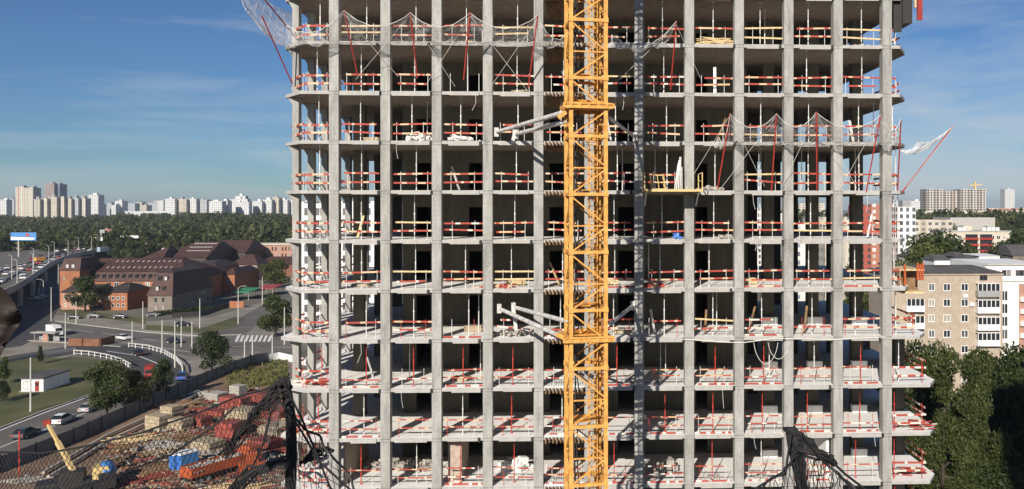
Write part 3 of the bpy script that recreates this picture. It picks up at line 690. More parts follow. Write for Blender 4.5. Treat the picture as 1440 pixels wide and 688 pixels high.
for k in range(0, 11):
    for i in range(11):
        r2 = random.Random(k*211+i*17+5); u = r2.random(); xm = (XC[i]+XC[i+1])/2; w_ = f'{ordn(k)} floor from top, {ordn(i)} bay from left'
        if u < .16:
            b = MB(); a_ = r2.uniform(.5, 1.1); b.bar((0,0,0),(r2.uniform(-.9,.9), .5, 1.0+a_), r2.uniform(.08,.2), .04); o = b.build('leaning_plank', M[r2.choice(['wood','oldwood','zinc'])]); o.location = (xm+r2.uniform(-.8,.8), 1.4, ZK(k)+.04); tag(o, f'single plank leaning behind the guardrail, {w_}', 'plank')
        elif u < .30:
            b = MB(); n_ = r2.randint(2, 5); h_ = 0
            for q_ in range(n_): b.box(-.6+r2.uniform(-.1,.1), .6+r2.uniform(-.1,.1), -.35, .35, h_, h_+.07); h_ += .08
            o = b.build('board_stack', M[r2.choice(['wood','oldwood','panel'])]); o.location = (xm+r2.uniform(-.6,.6), 1.9+r2.uniform(0,1.5), ZK(k)+.032); o.rotation_euler = (0,0,r2.uniform(-.4,.4)); tag(o, f'flat stack of boards on the slab, {w_}', 'boards')
        elif u < .40 and k < 9:
            b = MB(); x0_ = xm+r2.uniform(-1,1); z0_ = ZK(k)-TH-.03; q_ = r2.uniform(.5, 1.4)
            b.tube([(x0_,-.04,z0_+.1),(x0_+.04,-.06,z0_-q_*.5),(x0_-.03+r2.uniform(-.2,.2),-.05,z0_-q_)], .014, 4); o = b.build('loose_cable', M[r2.choice(['rope','black','zinc'])]); tag(o, f'loose cable end hanging from the slab edge, {w_}', 'cable')
        elif u < .48:
            heap('rubble_heap', 0, k, 1.0, r2.uniform(.8,1.4), .22, M['rubble'], f'small scatter of debris by the edge, {w_}', 'debris', 22, .16).location.x = xm
# white house-shaped sack, blue bundle, hung sacks
b = MB(); b.box(-.3,.3,-.3,.3,0,1.0); b.hexa(((-.3,-.3,1.002),(.3,-.3,1.002),(.3,.3,1.002),(-.3,.3,1.002),(-.04,-.05,1.75),(.04,-.05,1.75),(.04,.05,1.75),(-.04,.05,1.75)))
o = b.build('bulk_bag', M['bag']); o.location = (XZ(983, 640, .95).x, .95, ZK(10)+.005); tag(o, 'white bulk bag gathered to a peak on the lowest floor', 'bag')
heap('blue_bundle', 953, 4, .7, .4, .4, M['bluecloth'], 'small blue bundle on the fifth open floor right of the crane', 'bundle', 12, .3)
b = MB(); r2 = random.Random(4)
for j in range(2):
    x0 = 1060+j*20; b.tube([XZ(x0+(34-j*4)*q_/16, 482+(30-j*7)*math.sin(math.pi*q_/16)**.6, -.1) for q_ in range(17)], .018, 5)
o = b.build('hose_loop', M['rope']); tag(o, 'grey hose hanging in loops below the eighth floor edge on the right', 'hose')
b = MB(); b.tube([XZ(960,477,-.09), XZ(1010,481,-.09), XZ(1045,482,-.09), XZ(1090,476,-.09), XZ(1170,478,-.09), XZ(1245,474,-.09)], .03, 5)
o = b.build('hose', M['rope']); tag(o, 'pale hose strung along the eighth floor edge right of the crane', 'hose')
# formwork at right corner, sixth floor
fr_ = thing('formwork_rack', 'dark timber rack with upright orange beams hung at the right corner of the sixth floor', 'formwork', XZ(1281, 412, 1.0))
b = MB(); b.box(-.75,.75,-.5,2.5,0,.14); b.box(-.75,.75,-.5,2.5,1.55,1.66); b.build('deck', M['wood'], fr_)
b = MB(); b.box(-.7,.7,.6,.7,.14,1.5); b.build('back_panel', M['oldwood'], fr_)
for j, xx in enumerate((-.6,.28,.46,.64)):
    b = MB(); b.box(xx-.06, xx+.06, -.52, -.40, .9 if j else .6, 2.0+.1*(j % 2)); b.build('beam', M['orange'], fr_)
# edge screen at upper right
es = thing('edge_screen', 'dark edge screen with a red board hanging at the top right corner of the tower', 'screen', XZ(1268, 45, .4))
b = MB(); b.box(-.55,.0,0,.12,-.0,3.4); b.box(.0,.65,-.2,2.4,.55,3.4); b.build('dark_panel', M['darksteel'], es)
b = MB(); b.box(.95,1.3,-.35,-.2,.75,3.8); b.build('red_board', M['redpanel'], es)
b = MB(); b.box(.78,.9,-.3,-.1,1.6,3.6); b.build('batten', M['wood'], es)

# --- tower crane
CR = thing('tower_crane', 'yellow lattice tower crane mast standing in front of the concrete tower', 'crane', (0, 0, 0))
CY = -11.1; cc = XZ(827, 300, CY-.9); CX = cc.x-.13
CR.location = (CX, CY, 0); CR.rotation_euler = (0, 0, R(9))
HW, PIT = .92, 3.04
z_ref = 36+(291-110)/F*45.0
def mast_section():
    root_me = MB()
    for sx_ in (-1,1):
        for sy_ in (-1,1): root_me.box(sx_*HW-.10, sx_*HW+.10, sy_*HW-.10, sy_*HW+.10, 0, PIT-.012)
    for sx_ in (-1,1):
        for sy_ in (-1,1):      # bolted joint collars
            root_me.box(sx_*HW-.13, sx_*HW+.13, sy_*HW-.13, sy_*HW+.13, .02, .26)
    legs = root_me.mesh('mast_section', M['yellow'])
    rb = MB(); i = HW-.102
    mbm = MB()
    for q_, zz, t in ((rb, .14,.16),(mbm, PIT*.5,.07)):
        for s_ in (-1,1):
            q_.box(-i, i, s_*HW-t/2, s_*HW+t/2, zz-t/2, zz+t/2); q_.box(s_*HW-t/2, s_*HW+t/2, -i-.04, i+.04, zz-t/2, zz+t/2)
    rb = rb.mesh('ring_beam', M['yellow']); mbm = mbm.mesh('mid_beam', M['yellow'])
    dg = MB()
    for s_ in (-1,1):
        dg.bar((-i,s_*HW,PIT-.05),(i,s_*HW,PIT*.55),.075); dg.bar((i,s_*HW,PIT*.45),(-i,s_*HW,.22),.075)
        dg.bar((s_*HW,-i,PIT-.05),(s_*HW,i,PIT*.55),.075); dg.bar((s_*HW,i,PIT*.45),(s_*HW,-i,.22),.075)
    dg = dg.mesh('diagonal_brace', M['yellow'])
    ld = MB()
    for xx in (.26,.66): ld.bar((xx,.45,0),(xx,.45,PIT-.01),.06)
    for j in range(11): ld.bar((.28,.45,.12+j*.27),(.64,.45,.12+j*.27),.035)
    for j in range(4):    # safety hoops
        pts = [(.46+.30*math.cos(a), .45-.36*math.sin(a)-.03, .4+j*.85) for a in [x*math.pi/8 for x in range(9)]]; ld.tube(pts, .03, 4)
    for a in (.25*math.pi,.5*math.pi,.75*math.pi): ld.bar((.46+.30*math.cos(a), .42-.36*math.sin(a), 0),(.46+.30*math.cos(a), .42-.36*math.sin(a), PIT-.01), .035)
    ld = ld.mesh('ladder', M['yellow2'])
    return legs, rb, dg, ld, mbm
legs, rb, dg, ld, mbm = mast_section()
j0 = -int((z_ref)//PIT); 
for j in range(j0, 9):
    o = link('mast_section', legs, CR, (0, 0, z_ref+j*PIT-.14))
    link('ring_beam', rb, o); link('mid_beam', mbm, o); link('diagonal_brace', dg, o); link('ladder', ld, o)
    if j % 2 == 0:
        b = MB(); b.box(-.8, .15, -.8, .8, .34, .38); b.box(.151,.8,.1,.8,.34,.38); b.build('rest_platform', M['yellow2'], o)
# loose clothing cable down the mast
b = MB(); b.tube([(-.5+.05*math.sin(q), .6, q*1.0) for q in range(0, 64)], .05, 5); b.tube([(-.3+.08*math.sin(q*1.3), .75, q*1.0) for q in range(0, 64)], .035, 5); b.build('power_cable', M['darksteel'], CR)
def collar(py, nm):
    z = XZ(825, py, CY-HW).z; b = MB(); h = HW+.32
    for s_ in (-1,1):
        b.box(-h, h, s_*(HW+.18)-.10, s_*(HW+.18)+.10, z-.15, z-.06); b.box(-h, h, s_*(HW+.18)-.10, s_*(HW+.18)+.10, z+.06, z+.15); b.box(-h+.01, h-.01, s_*(HW+.18)-.03, s_*(HW+.18)+.03, z-.0598, z+.0598)
        for q_ in (-.95,-.5,0,.5,.95): b.box(q_-.06, q_+.06, s_*(HW+.18)-.09, s_*(HW+.18)+.09, z-.0599, z+.0599)
        b.box(s_*(HW+.18)-.12, s_*(HW+.18)+.12, -HW-.06, HW+.06, z-.157, z+.157)
    b.box(-h-.12, -h+.0, -HW-.28, -HW-.08, z-.13, z+.13); b.box(h-.0, h+.12, -HW-.28, -HW-.08, z-.13, z+.13)
    o = b.build('tie_collar', M['yellow'], CR)
    c = MB()
    for q in range(7):
        r3 = random.Random(q+int(py)); c.bar((r3.uniform(-1,1), r3.uniform(-.8,.8), z+.25), (r3.uniform(-1,1), r3.uniform(-.8,.8), z+.3+r3.random()*.2), .14, .08)
    c.box(-.9,.9,-.85,.9,z+.17,z+.22)
    c.build('work_platform', M['yellow2'], o)
    return z
zc1 = collar(149, 'a'); zc2 = collar(477, 'b')
CRi = Matrix.Translation((CX, CY, 0)) @ Matrix.Rotation(R(9), 4, 'Z'); inv = CRi.inverted()
def tie(a, c, r=.13, m='greysteel'):
    b = MB(); a = inv @ a; c = inv @ c; d = (c-a)
    b.tube([a, a+d*.06, a+d*.061, a+d*.94, a+d*.941, c], [r*.55, r*.55, r, r, r*.55, r*.55], 10)
    b.box(c.x-.14, c.x+.14, c.y-.08, c.y+.12, c.z-.3, c.z+.3)
    return b.build('tie_strut', M[m], CR)
tie(XZ(797,157,-11.6), XZ(698,186,-.1)); tie(XZ(797,171,-10.6), XZ(724,189,-.1))
tie(XZ(797,477,-11.6), XZ(702,434,-.1)); tie(XZ(797,452,-10.6), XZ(722,432,.2))
tie(XZ(853,163,-10.6), XZ(893,193,-.1), .1); tie(XZ(855,458,-10.6), XZ(890,430,-.1), .12)
for a, c, y_, m_ in (((722,432),(726,465),-.1,'greysteel'),((724,189),(720,202),-.1,'greysteel'),((797,157),(785,166),-11.6,'yellow'),((797,477),(782,470),-11.4,'yellow')):
    b = MB(); b.bar(inv @ XZ(*a,y_), inv @ XZ(*c,y_), .22, .22); b.build('tie_bracket', M[m_], CR)

# ------------------------------------------------------------------ trees
def leaves(n, leaf, lobes, seed, flat=.0):
    rs = np.random.RandomState(seed); w_ = np.array([l[3]**2 for l in lobes]); w_ = w_/w_.sum()
    idx = rs.choice(len(lobes), n, p=w_); L = np.array([l[:4] for l in lobes])[idx]
    d = rs.normal(size=(n,3)); d /= np.linalg.norm(d, axis=1)[:,None]
    r = L[:,3]*(rs.uniform(.25, 1.0, n)**.45)*rs.uniform(.86, 1.12, n)
    c = L[:,:3] + d*r[:,None]*np.array([1,1,.85])
    nr = d*.7+rs.normal(size=(n,3))*.6+np.array([0,0,.25]); nr /= np.linalg.norm(nr, axis=1)[:,None]
    t = np.cross(nr, rs.normal(size=(n,3))); t /= np.linalg.norm(t, axis=1)[:,None]; u = np.cross(nr, t)
    s_ = leaf*rs.uniform(.55, 1.3, n)[:,None]; t = t*s_; u = u*s_*.62
    v = np.stack([c-t-u*.3, c+u, c+t-u*.3, c-u], 1).reshape(-1, 3)
    return v
def quadmesh(name, v, m):
    n = len(v)//4; me = bpy.data.meshes.new(name)
    me.vertices.add(len(v)); me.vertices.foreach_set('co', np.asarray(v, dtype=np.float32).ravel())
    me.loops.add(len(v)); me.loops.foreach_set('vertex_index', np.arange(len(v), dtype=np.int32))
    me.polygons.add(n); me.polygons.foreach_set('loop_start', np.arange(0, len(v), 4, dtype=np.int32)); me.polygons.foreach_set('loop_total', np.full(n, 4, dtype=np.int32))
    me.materials.append(m); me.update(calc_edges=True); return me
def lobeset(seed, kind='round'):
    r2 = random.Random(seed); out = []
    if kind == 'round':
        for _ in range(22):
            a = r2.uniform(0, 6.28); q = r2.uniform(.1, .72); z = r2.uniform(.24, .86); q *= 1-.7*max(0, z-.6)/.35-.25*max(0,.4-z)
            out.append((math.cos(a)*q*.5, math.sin(a)*q*.5, z, r2.uniform(.10, .19)))
    elif kind == 'tall':
        for _ in range(26):
            z = r2.uniform(.16, .9); q = .30*math.sin(math.pi*min(1, (z+.05)))**.6*r2.uniform(.2, 1); a = r2.uniform(0, 6.28)
            out.append((math.cos(a)*q, math.sin(a)*q, z, r2.uniform(.06, .12)))
    else:
        for _ in range(12):
            a = r2.uniform(0, 6.28); q = r2.uniform(.1, .42); out.append((math.cos(a)*q, math.sin(a)*q, r2.uniform(.25, .8), r2.uniform(.14, .24)))
    return out
def trunk_mesh(seed, lobes, r=.022):
    b = MB(); r2 = random.Random(seed); p = [Vector((0,0,0)), Vector((r2.uniform(-.01,.01), r2.uniform(-.01,.01), .22)), Vector((r2.uniform(-.03,.03), r2.uniform(-.03,.03), .5)), Vector((r2.uniform(-.04,.04), r2.uniform(-.04,.04), .8))]
    b.tube(p, [r, r*.8, r*.5, r*.15], 7)
    for l in lobes[:10]:
        s_ = p[1].lerp(p[2], r2.random()); b.tube([s_, s_.lerp(Vector(l[:3]), .5)+Vector((0,0,.02)), Vector(l[:3])], [r*.4, r*.28, r*.08], 5)
    return b.mesh('trunk', M['bark'], True)
TV = {}
def variant(key, seed, kind, n, leaf, lm):
    lo = lobeset(seed, kind); TV[key] = (quadmesh('crown', leaves(n, leaf, lo, seed), M[lm]), trunk_mesh(seed, lo))
for j in range(3): variant(('mid', j), 20+j, 'round', 6500, .022, ('leafA','leafB','leafC')[j])
for j in range(3): variant(('far', j), 40+j, 'round', 1600, .042, ('leafB','leafA','leafC')[j])
for j in range(2): variant(('near', j), 60+j, 'tall', 30000, .0088, ('leafA','leafC')[j])
variant(('near', 2), 64, 'round', 13000, .017, 'leafB')
variant(('shrub', 0), 70, 'bush', 1300, .06, 'leafA')
def tree(key, p, h, wd, label, name='tree', group=None, cat='tree'):
    t = thing(name, label, cat, (p[0], p[1], 0), rnd.uniform(0, 6.28), group, (wd, wd, h))
    link('trunk', TV[key][1], t); link('crown', TV[key][0], t); return t
# photo: base pixel x,y, top pixel y, crown width in px, label
for px, by, ty, wpx, key, lab in (
    (120,439,386,58,('mid',0),'round dark green tree in front of the orange brick gable'),
    (388,474,412,66,('mid',0),'broad green tree by the crossing at the left edge of the tower'),
    (388,405,361,50,('mid',2),'light green bushy tree behind the crossing, beside the tower'),
    (298,527,464,60,('mid',1),'dark round tree at the road fork behind the site fence'),
    (150,588,504,82,('mid',0),'largest roadside tree, behind the fence beside the white hut lawn'),
    (190,578,517,54,('mid',2),'lighter leafy tree right of the largest roadside tree'),
    (229,562,504,42,('mid',1),'small dark tree beside the red lorry on the curved ramp'),
    (262,398,381,16,('far',2),'small pale tree among the brown roofs'),
    (4,540,498,24,('far',1),'thin young tree at the left edge of the lawn'),
    (57,512,485,12,('far',0),'tiny sapling on the lawn below the bus shelter'),
    (2,565,535,34,('mid',1),'dark low tree cut by the left edge of the lawn')):
    p = G(px, by); t_ = 36*F/(by-HZ); tree(key, p, 36-(ty-HZ)/F*t_, wpx/F*t_*1.02, lab)
for px, t_, h, wd, j, lab in ((1330,84,23.5,10.5,0,'tall leafy tree right of the tower, lit by the sun'),(1368,88,22,10.5,0,'broad light green tree below the beige brick flats'),
    (1298,98,21,9,2,'green tree close behind the right end of the lower floors'),(1405,104,20,11,2,'dark dense tree below the white building at the right edge'),
    (1442,98,19,11,2,'shaded dark tree cut by the right edge of the photo'),(1385,84,12,9,2,'low shaded tree in the lower right corner'),
    (1345,78,12,9,0,'lower leafy tree at the bottom right of the tower'),(1437,128,14,6,2,'dark spruce-like tree in front of the white building'),
    (1300,86,8,7,1,'low green bush-like tree beside the lowest right floor end')):
    p = P(px, HZ, t_); tree(('near', j), p, h, wd*1.25, lab)
# trees seen through and behind the tower and to its right
r9 = random.Random(99); cnt = 0
for px, t_, h in [(1290,250,18),(1305,262,20),(1320,250,22),(1335,270,21),(1350,240,19),(1365,260,18),(1383,238,19),(1400,250,17),(1415,236,16),(1437,245,21),(1296,205,29),(1312,215,31),(1328,210,29.5),(1341,222,28),(1303,190,26),(1404,262,24),(1425,270,26),(1300,330,21),(1305,620,27),(1318,560,26),(1332,600,25),(1348,640,27),(1404,620,28),(1420,560,26),(1434,640,29),(1385,580,24),(1330,420,24),(1352,440,24),(1378,460,24),(1400,450,25),(1420,455,24),(1438,420,27),(1428,330,25),(1440,300,28),(1275,300,17),
                  (1060,180,15),(1085,170,16),(1120,175,14),(1160,180,17),(1190,170,18),(1215,190,17),(1240,185,17),(1270,190,15),(1140,120,12),(1180,115,12),(1225,110,14),(1205,260,20),(1090,280,20),(1265,240,20)]:
    p = P(px+r9.uniform(-4,4), HZ, t_); cnt += 1
    tree(('mid', cnt % 3), p, h, h*.85*r9.uniform(.8,1.15), f'green street tree among the houses right of and behind the tower, {ordn(cnt-1)} planted', 'tree', 'trees among the houses on the right')
for i in range(26):
    px = -40+i*17.5+r9.uniform(-6,6); t_ = r9.uniform(520, 600); 
    if 205 < px < 345: t_ += 60
    h = r9.uniform(15, 20); p = P(px, HZ, t_); key = ('far', i % 3)
    tree(key, p, h, h*r9.uniform(.8,1.05), 'leafy tree in the front row of the wood beyond the highway', 'tree', 'front row of the wood beyond the highway')
# the wood: one mass of crowns
rs = np.random.RandomState(5); chunks = []
base = [leaves(330, .072, lobeset(80+q, 'bush'), 80+q) for q in range(5)]
spots = []
for i in range(1500):
    t_ = 560+1150*rs.uniform()**1.25; px = rs.uniform(-150, 470); spots.append((px, t_))
for i in range(620):
    t_ = 520+900*rs.uniform()**1.3; px = rs.uniform(1040, 1560); spots.append((px, t_))
for px, t_ in spots:
    p = P(px, HZ, t_); h = rs.uniform(15, 24)*(1+.14*math.sin(p.x*.011+p.y*.006)+(.16 if px < 470 and t_ > 900 else 0))
    if px > 1000: h *= .72 if t_ < 640 else 1.42 if t_ < 1000 else 1.0
    wd = h*rs.uniform(.65, 1.05); a = rs.uniform(0, 6.28); v = base[rs.randint(5)].copy()
    c, s_ = math.cos(a), math.sin(a); x = v[:,0]*c-v[:,1]*s_; y = v[:,0]*s_+v[:,1]*c
    chunks.append(np.stack([x*wd+p.x, y*wd+p.y, v[:,2]*h], 1))
fo_ = link('woodland', quadmesh('woodland', np.concatenate(chunks), M['leafF']))
tag(fo_, 'broad dark green wood filling the middle distance below the skyline', 'woodland', kind='stuff')
# weeds on the bank at the fence end
wv = []
for i in range(1100):
    px = 318+86*rs.uniform()**.8; py = rs.uniform(514, 548); p = G(px, py-(px-318)*.12+2); q = np.array(p)
    for _ in range(2):
        d = rs.normal(size=3)*np.array([.25,.25,.1])+np.array([0,0,rs.uniform(.15,.75)*(1.3 if i % 9 == 0 else .8)]); sd = rs.normal(size=3)*.12
        wv += [q-sd, q+sd, q+d+sd*.3, q+d-sd*.3]
tag(link('weeds', quadmesh('weeds', np.array(wv), M['weed'])), 'pale green weeds on the bank at the end of the site fence', 'weeds', kind='stuff')

# ------------------------------------------------------------------ buildings
def ublock(mb_uv, x0, x1, y0, y1, z0, z1):
    pass
def block(name, x0, x1, y0, y1, z0, z1, m, parent=None, part=None):
    v = [(x0,y0,z0),(x1,y0,z0),(x1,y1,z0),(x0,y1,z0),(x0,y0,z1),(x1,y0,z1),(x1,y1,z1),(x0,y1,z1)]
    f = [(0,1,5,4),(1,2,6,5),(2,3,7,6),(3,0,4,7),(4,5,6,7)]
    me = bpy.data.meshes.new(name); me.from_pydata(v, [], f); me.materials.append(m); me.materials.append(M['roofgrey'])
    uv = me.uv_layers.new(name='UVMap'); W_, D_, H_ = x1-x0, y1-y0, z1-z0
    per = [(0,0,W_,0,W_,H_,0,H_),(0,0,D_,0,D_,H_,0,H_),(0,0,W_,0,W_,H_,0,H_),(0,0,D_,0,D_,H_,0,H_)]
    for i, q in enumerate(per):
        for k in range(4): uv.data[me.polygons[i].loop_indices[k]].uv = (q[2*k], q[2*k+1])
    me.polygons[4].material_index = 1; me.update()
    return link(name, me, parent)
WM = {
 'white': windows_mat('far_white_wall', (.62,.61,.58), (.14,.16,.19), 3.6, 3.0, .5, .5),
 'cream': windows_mat('far_cream_wall', (.52,.47,.38), (.13,.13,.13), 3.4, 2.9, .5, .48, (.42,.37,.29)),
 'panel': windows_mat('far_panel_wall', (.58,.53,.43), (.15,.15,.14), 3.2, 2.8, .55, .45, (.46,.42,.35)),
 'orange': windows_mat('far_orange_wall', (.58,.55,.48), (.14,.14,.14), 3.4, 2.9, .5, .5, (.48,.27,.16)),
 'glassy': windows_mat('far_glass_tower', (.12,.15,.19), (.08,.11,.15), 3.0, 3.4, .8, .75),
 'brown': windows_mat('far_brown_tower', (.30,.22,.18), (.10,.12,.15), 3.0, 3.2, .55, .6),
 'grey': windows_mat('far_grey_wall', (.42,.43,.44), (.11,.12,.14), 3.2, 3.0, .55, .5),
 'dark': windows_mat('far_open_frame', (.42,.36,.30), (.03,.03,.03), 4.2, 3.1, .62, .66, (.60,.57,.52)),
 'red': windows_mat('far_red_wall', (.33,.075,.05), (.05,.05,.06), 3.4, 3.2, .45, .5),
 'brick': windows_mat('far_brick_wall', (.36,.15,.10), (.55,.52,.46), 3.4, 3.2, .45, .5),
 'plainc': M['cream'], 'plaing': M['kerb'],
 'whitewin': windows_mat('white_office_wall', (.74,.72,.68), (.07,.07,.08), 3.1, 3.3, .5, .62),
}
def far_block(px0, px1, ty, t_, m, label, depth=18, name='apartment_block', group=None, cabin=True):
    a = P(px0, HZ, t_); c = P(px1, HZ, t_); z1 = 36-(ty-HZ)/F*t_; y0 = (a.y+c.y)/2
    t = thing(name, label, 'building', ((a.x+c.x)/2, y0, 0), 0, group); wd = abs(c.x-a.x)
    block('wall', -wd/2, wd/2, 0, depth, 0, z1, WM[m], t)
    if cabin:
        b = MB(); r2 = random.Random(int(px0*7)); n_ = max(1, int(wd/30))
        for i in range(n_):
            x = -wd/2+wd*(i+.5)/n_+r2.uniform(-2,2); w2 = min(r2.uniform(2,4), wd/4); b.box(x-w2, x+w2, depth*.3, depth*.7, z1+.01, z1+r2.uniform(2,4))
        b.build('roof_cabin', M['grey'] if m != 'white' else M['white'], t)
    return t
far_block(22,34,263,1500,'orange','tall pale tower block with an orange edge at the left of the skyline',20)
far_block(34.5,46.5,264,1492,'panel','tall pale slab joined to the orange-edged tower on the left skyline',22)
far_block(63,76,258,2100,'brown','dark brown office tower with a glass top behind the cream blocks',30)
far_block(76.5,84,259,2110,'glassy','narrow dark glass tower beside the brown office tower',30)
for j, (a, c, ty, m) in enumerate(((48,56,280,'cream'),(56.5,66,279,'panel'),(66.5,80,277,'cream'),(80.5,90,278,'panel'),(90.5,100,279.5,'cream'),(100.5,110,278.5,'grey'),(110.5,120,279,'panel'))):
    far_block(a, c, ty, 1380+j*7, m, f'cream panel of the long stepped apartment row on the left skyline, {ordn(j)} section', 16, group='sections of the long cream apartment row')
far_block(124.5,138,274,1900,'white','white office block with a bright front right of the cream row',24)
far_block(0,9,281,1800,'white','small white block at the far left end of the skyline'); far_block(9.5,20,280,2000,'grey','grey block at the far left end of the skyline')
far_block(176,236,297,1500,'white','long low white building at the edge of the wood',14, cabin=False)
for j, (a, c, ty, m) in enumerate(((232,246,279.5,'white'),(246.5,262,280,'cream'),(262.5,276,279.5,'white'),(276.5,291,281,'grey'))):
    far_block(a, c, ty, 1500+j*9, m, f'pale section of the slab row left of the stepped white block, {ordn(j)} from the left', 16, group='sections of the pale slab row')
far_block(294,312,283,1450,'white','bright white slab right of the pale row on the skyline'); far_block(312.5,320,282,1480,'white','narrow white slab beside the stepped block')
for j, (a, c, ty) in enumerate(((319,350,284),(324,348,280),(331,345,275.5))):
    far_block(a, c, ty, 1520+j*26, 'white', ('wide lower tier','middle tier','narrow top tier')[j]+' of the stepped white block on the skyline', 14)
for j, (a, c, ty, m) in enumerate(((356,368,283,'white'),(368.5,382,281,'white'),(382.5,392,278,'cream'),(392.5,404,281,'white'),(404.5,420,280,'white'))):
    far_block(a, c, ty, 1550+j*12, m, f'white section of the skyline row beside the tower under construction, {ordn(j)} from the left', 16, group='white skyline row beside the tower')
r8 = random.Random(21); n8 = 0; px = 118.0
while px < 430:
    wd = r8.uniform(5, 15); ty = 286+r8.uniform(-5, 4)
    far_block(px, px+wd, ty, r8.uniform(2300, 3600), r8.choice(['white','white','grey','cream','panel']), f'small hazy block on the far skyline, {ordn(n8)} from the left', 30, group='hazy blocks of the far skyline', cabin=r8.random() < .6); n8 += 1; px += wd*r8.uniform(.75, 1.1)
# right of and behind the tower
far_block(1303,1326,266,1120,'dark','left block of the unfinished housing slab on the right skyline',22, cabin=False)
far_block(1326.6,1350,268,1140,'dark','middle block of the unfinished housing slab on the right skyline',22, cabin=False)
far_block(1350.6,1387,266,1130,'dark','right block of the unfinished housing slab on the right skyline',22, cabin=False)
far_block(1413,1427,266,2300,'white','slim pale tower alone on the right skyline',26)
far_block(1300,1440,297,900,'plainc','long low pale shed below the unfinished slabs',40, cabin=False)
far_block(1336,1400,306,600,'plaing','flat grey shed roof between the trees on the right',30, cabin=False)
far_block(1390,1470,293,1200,'brick','long brown low block at the right edge of the skyline',14, cabin=False)
far_block(1278,1303,283,1500,'white','small pale block left of the unfinished slabs')
far_block(1263,1288,291,420,'whitewin','bright white office block with dark windows right of the last column',16)
far_block(1256,1262.5,281,700,'grey','narrow grey block behind the white office block')
far_block(1208,1224,289,430,'red','dark red end wall of the brick block seen through the right bays',18, cabin=False)
far_block(1224.4,1257,287,432,'brick','brick block with pale windows seen through the right bays',18, cabin=False)
far_block(1284,1340,309,430,'cream','low cream house with a grey roof right of the white office',14, cabin=False)
for j, (a, c, ty, t_, m) in enumerate(((1040,1062,286,520,'white'),(1064,1086,292,480,'whitewin'),(1090,1122,300,500,'white'),(1124,1160,286,1000,'panel'),(1140,1204,305,420,'cream'),(1100,1140,314,300,'white'),(1160,1200,318,280,'cream'),(940,1040,300,600,'grey'))):
    far_block(a, c, ty, t_, m, f'pale building glimpsed through the right bays of the tower, {ordn(j)} from the left', 16, group='buildings glimpsed through the right bays', cabin=False)
for j, (a, c, ty, t_) in enumerate(((424,462,284,235),(462.5,530,283,240),(531,606,284,238))):
    far_block(a, c, ty, t_, 'whitewin', f'white flats with grey windows glimpsed behind the left bays, {ordn(j)} block', 14, group='white flats glimpsed behind the left bays', cabin=False)
b = MB(); p = P(1371, HZ, 1190); p.z = 0; b.bar(p+Vector((0,0,0)), p+Vector((0,0,71)), 2.4); b.bar(p+Vector((-8,0,66)), p+Vector((10,0,66.5)), 1.6)
tag(b.build('distant_crane', M['yellowpale']), 'small yellow tower crane above the unfinished slabs on the right skyline', 'crane')

# windows built as parts
WC = {}
def win(parent, x, y, z, wd, h, face='-y', fm='white', sill=False, n=2, pm='window_glass'):
    key = (round(wd,2), round(h,2), fm, n, pm)
    if key not in WC:
        f = MB(); t = .09
        f.box(-wd/2,wd/2,-.05,0,-h/2,-h/2+t); f.box(-wd/2,wd/2,-.05,0,h/2-t,h/2)
        for q in range(n+1):
            x_ = -wd/2+t/2+(wd-t)*q/n; f.box(x_-t/2,x_+t/2,-.048,0,-h/2+t,h/2-t)
        g_ = MB(); g_.box(-wd/2+t,wd/2-t,-.02,.0,-h/2+t,h/2-t); WC[key] = (f.mesh('window', M[fm]), g_.mesh('pane', M[pm]))
    o = link('window', WC[key][0], parent, (x, y, z), {'-y':0, '+x':R(90), '-x':R(-90)}[face]); link('pane', WC[key][1], o)
    if sill:
        s_ = MB(); s_.box(-wd/2-.08, wd/2+.08, -.12, 0, -h/2-.06, -h/2-.005); s_.build('sill', M['zinc'], o)
    return o
def pbox(parent, name, x0, x1, y0, y1, z0, z1, m):
    b = MB(); b.box(x0,x1,y0,y1,z0,z1); return b.build(name, M[m] if isinstance(m, str) else m, parent)
def froof(parent, x0, x1, y0, y1, z0, z1, ix0, ix1, iy0, iy1, m, ov=.4, name='roof'):
    b = MB(); b.hexa(((x0-ov,y0-ov,z0),(x1+ov,y0-ov,z0),(x1+ov,y1+ov,z0),(x0-ov,y1+ov,z0),(x0+ix0,y0+iy0,z1),(x1-ix1,y0+iy0,z1),(x1-ix1,y1-iy1,z1),(x0+ix0,y1-iy1,z1)))
    return b.build(name, M[m], parent)
def lights_on_roof(parent, x0, x1, y0, y1, z0, z1, nx, ny, w_=1.6, h_=1.4):
    # roof windows lying on the front slope (y0,z0)->(y1,z1)
    s_ = Vector((0, y1-y0, z1-z0)); L = s_.length; s_.normalize(); nrm = Vector((0, -s_.z, s_.y)); 
    b = MB(); b.hexa([Vector((sx_*w_/2,0,0))+s_*(sy_*h_/2)+nrm*zz for zz in (0,.1) for sx_, sy_ in ((-1,-1),(1,-1),(1,1),(-1,1))]); me = b.mesh('skylight', M['skylight'])
    for j in range(ny):
        for i in range(nx):
            f_ = (j+.5)/ny; link('skylight', me, parent, (x0+(x1-x0)*(i+.5)/nx+(.4 if j % 2 else 0), y0+(y1-y0)*f_+nrm.y*.012, z0+(z1-z0)*f_+nrm.z*.012))
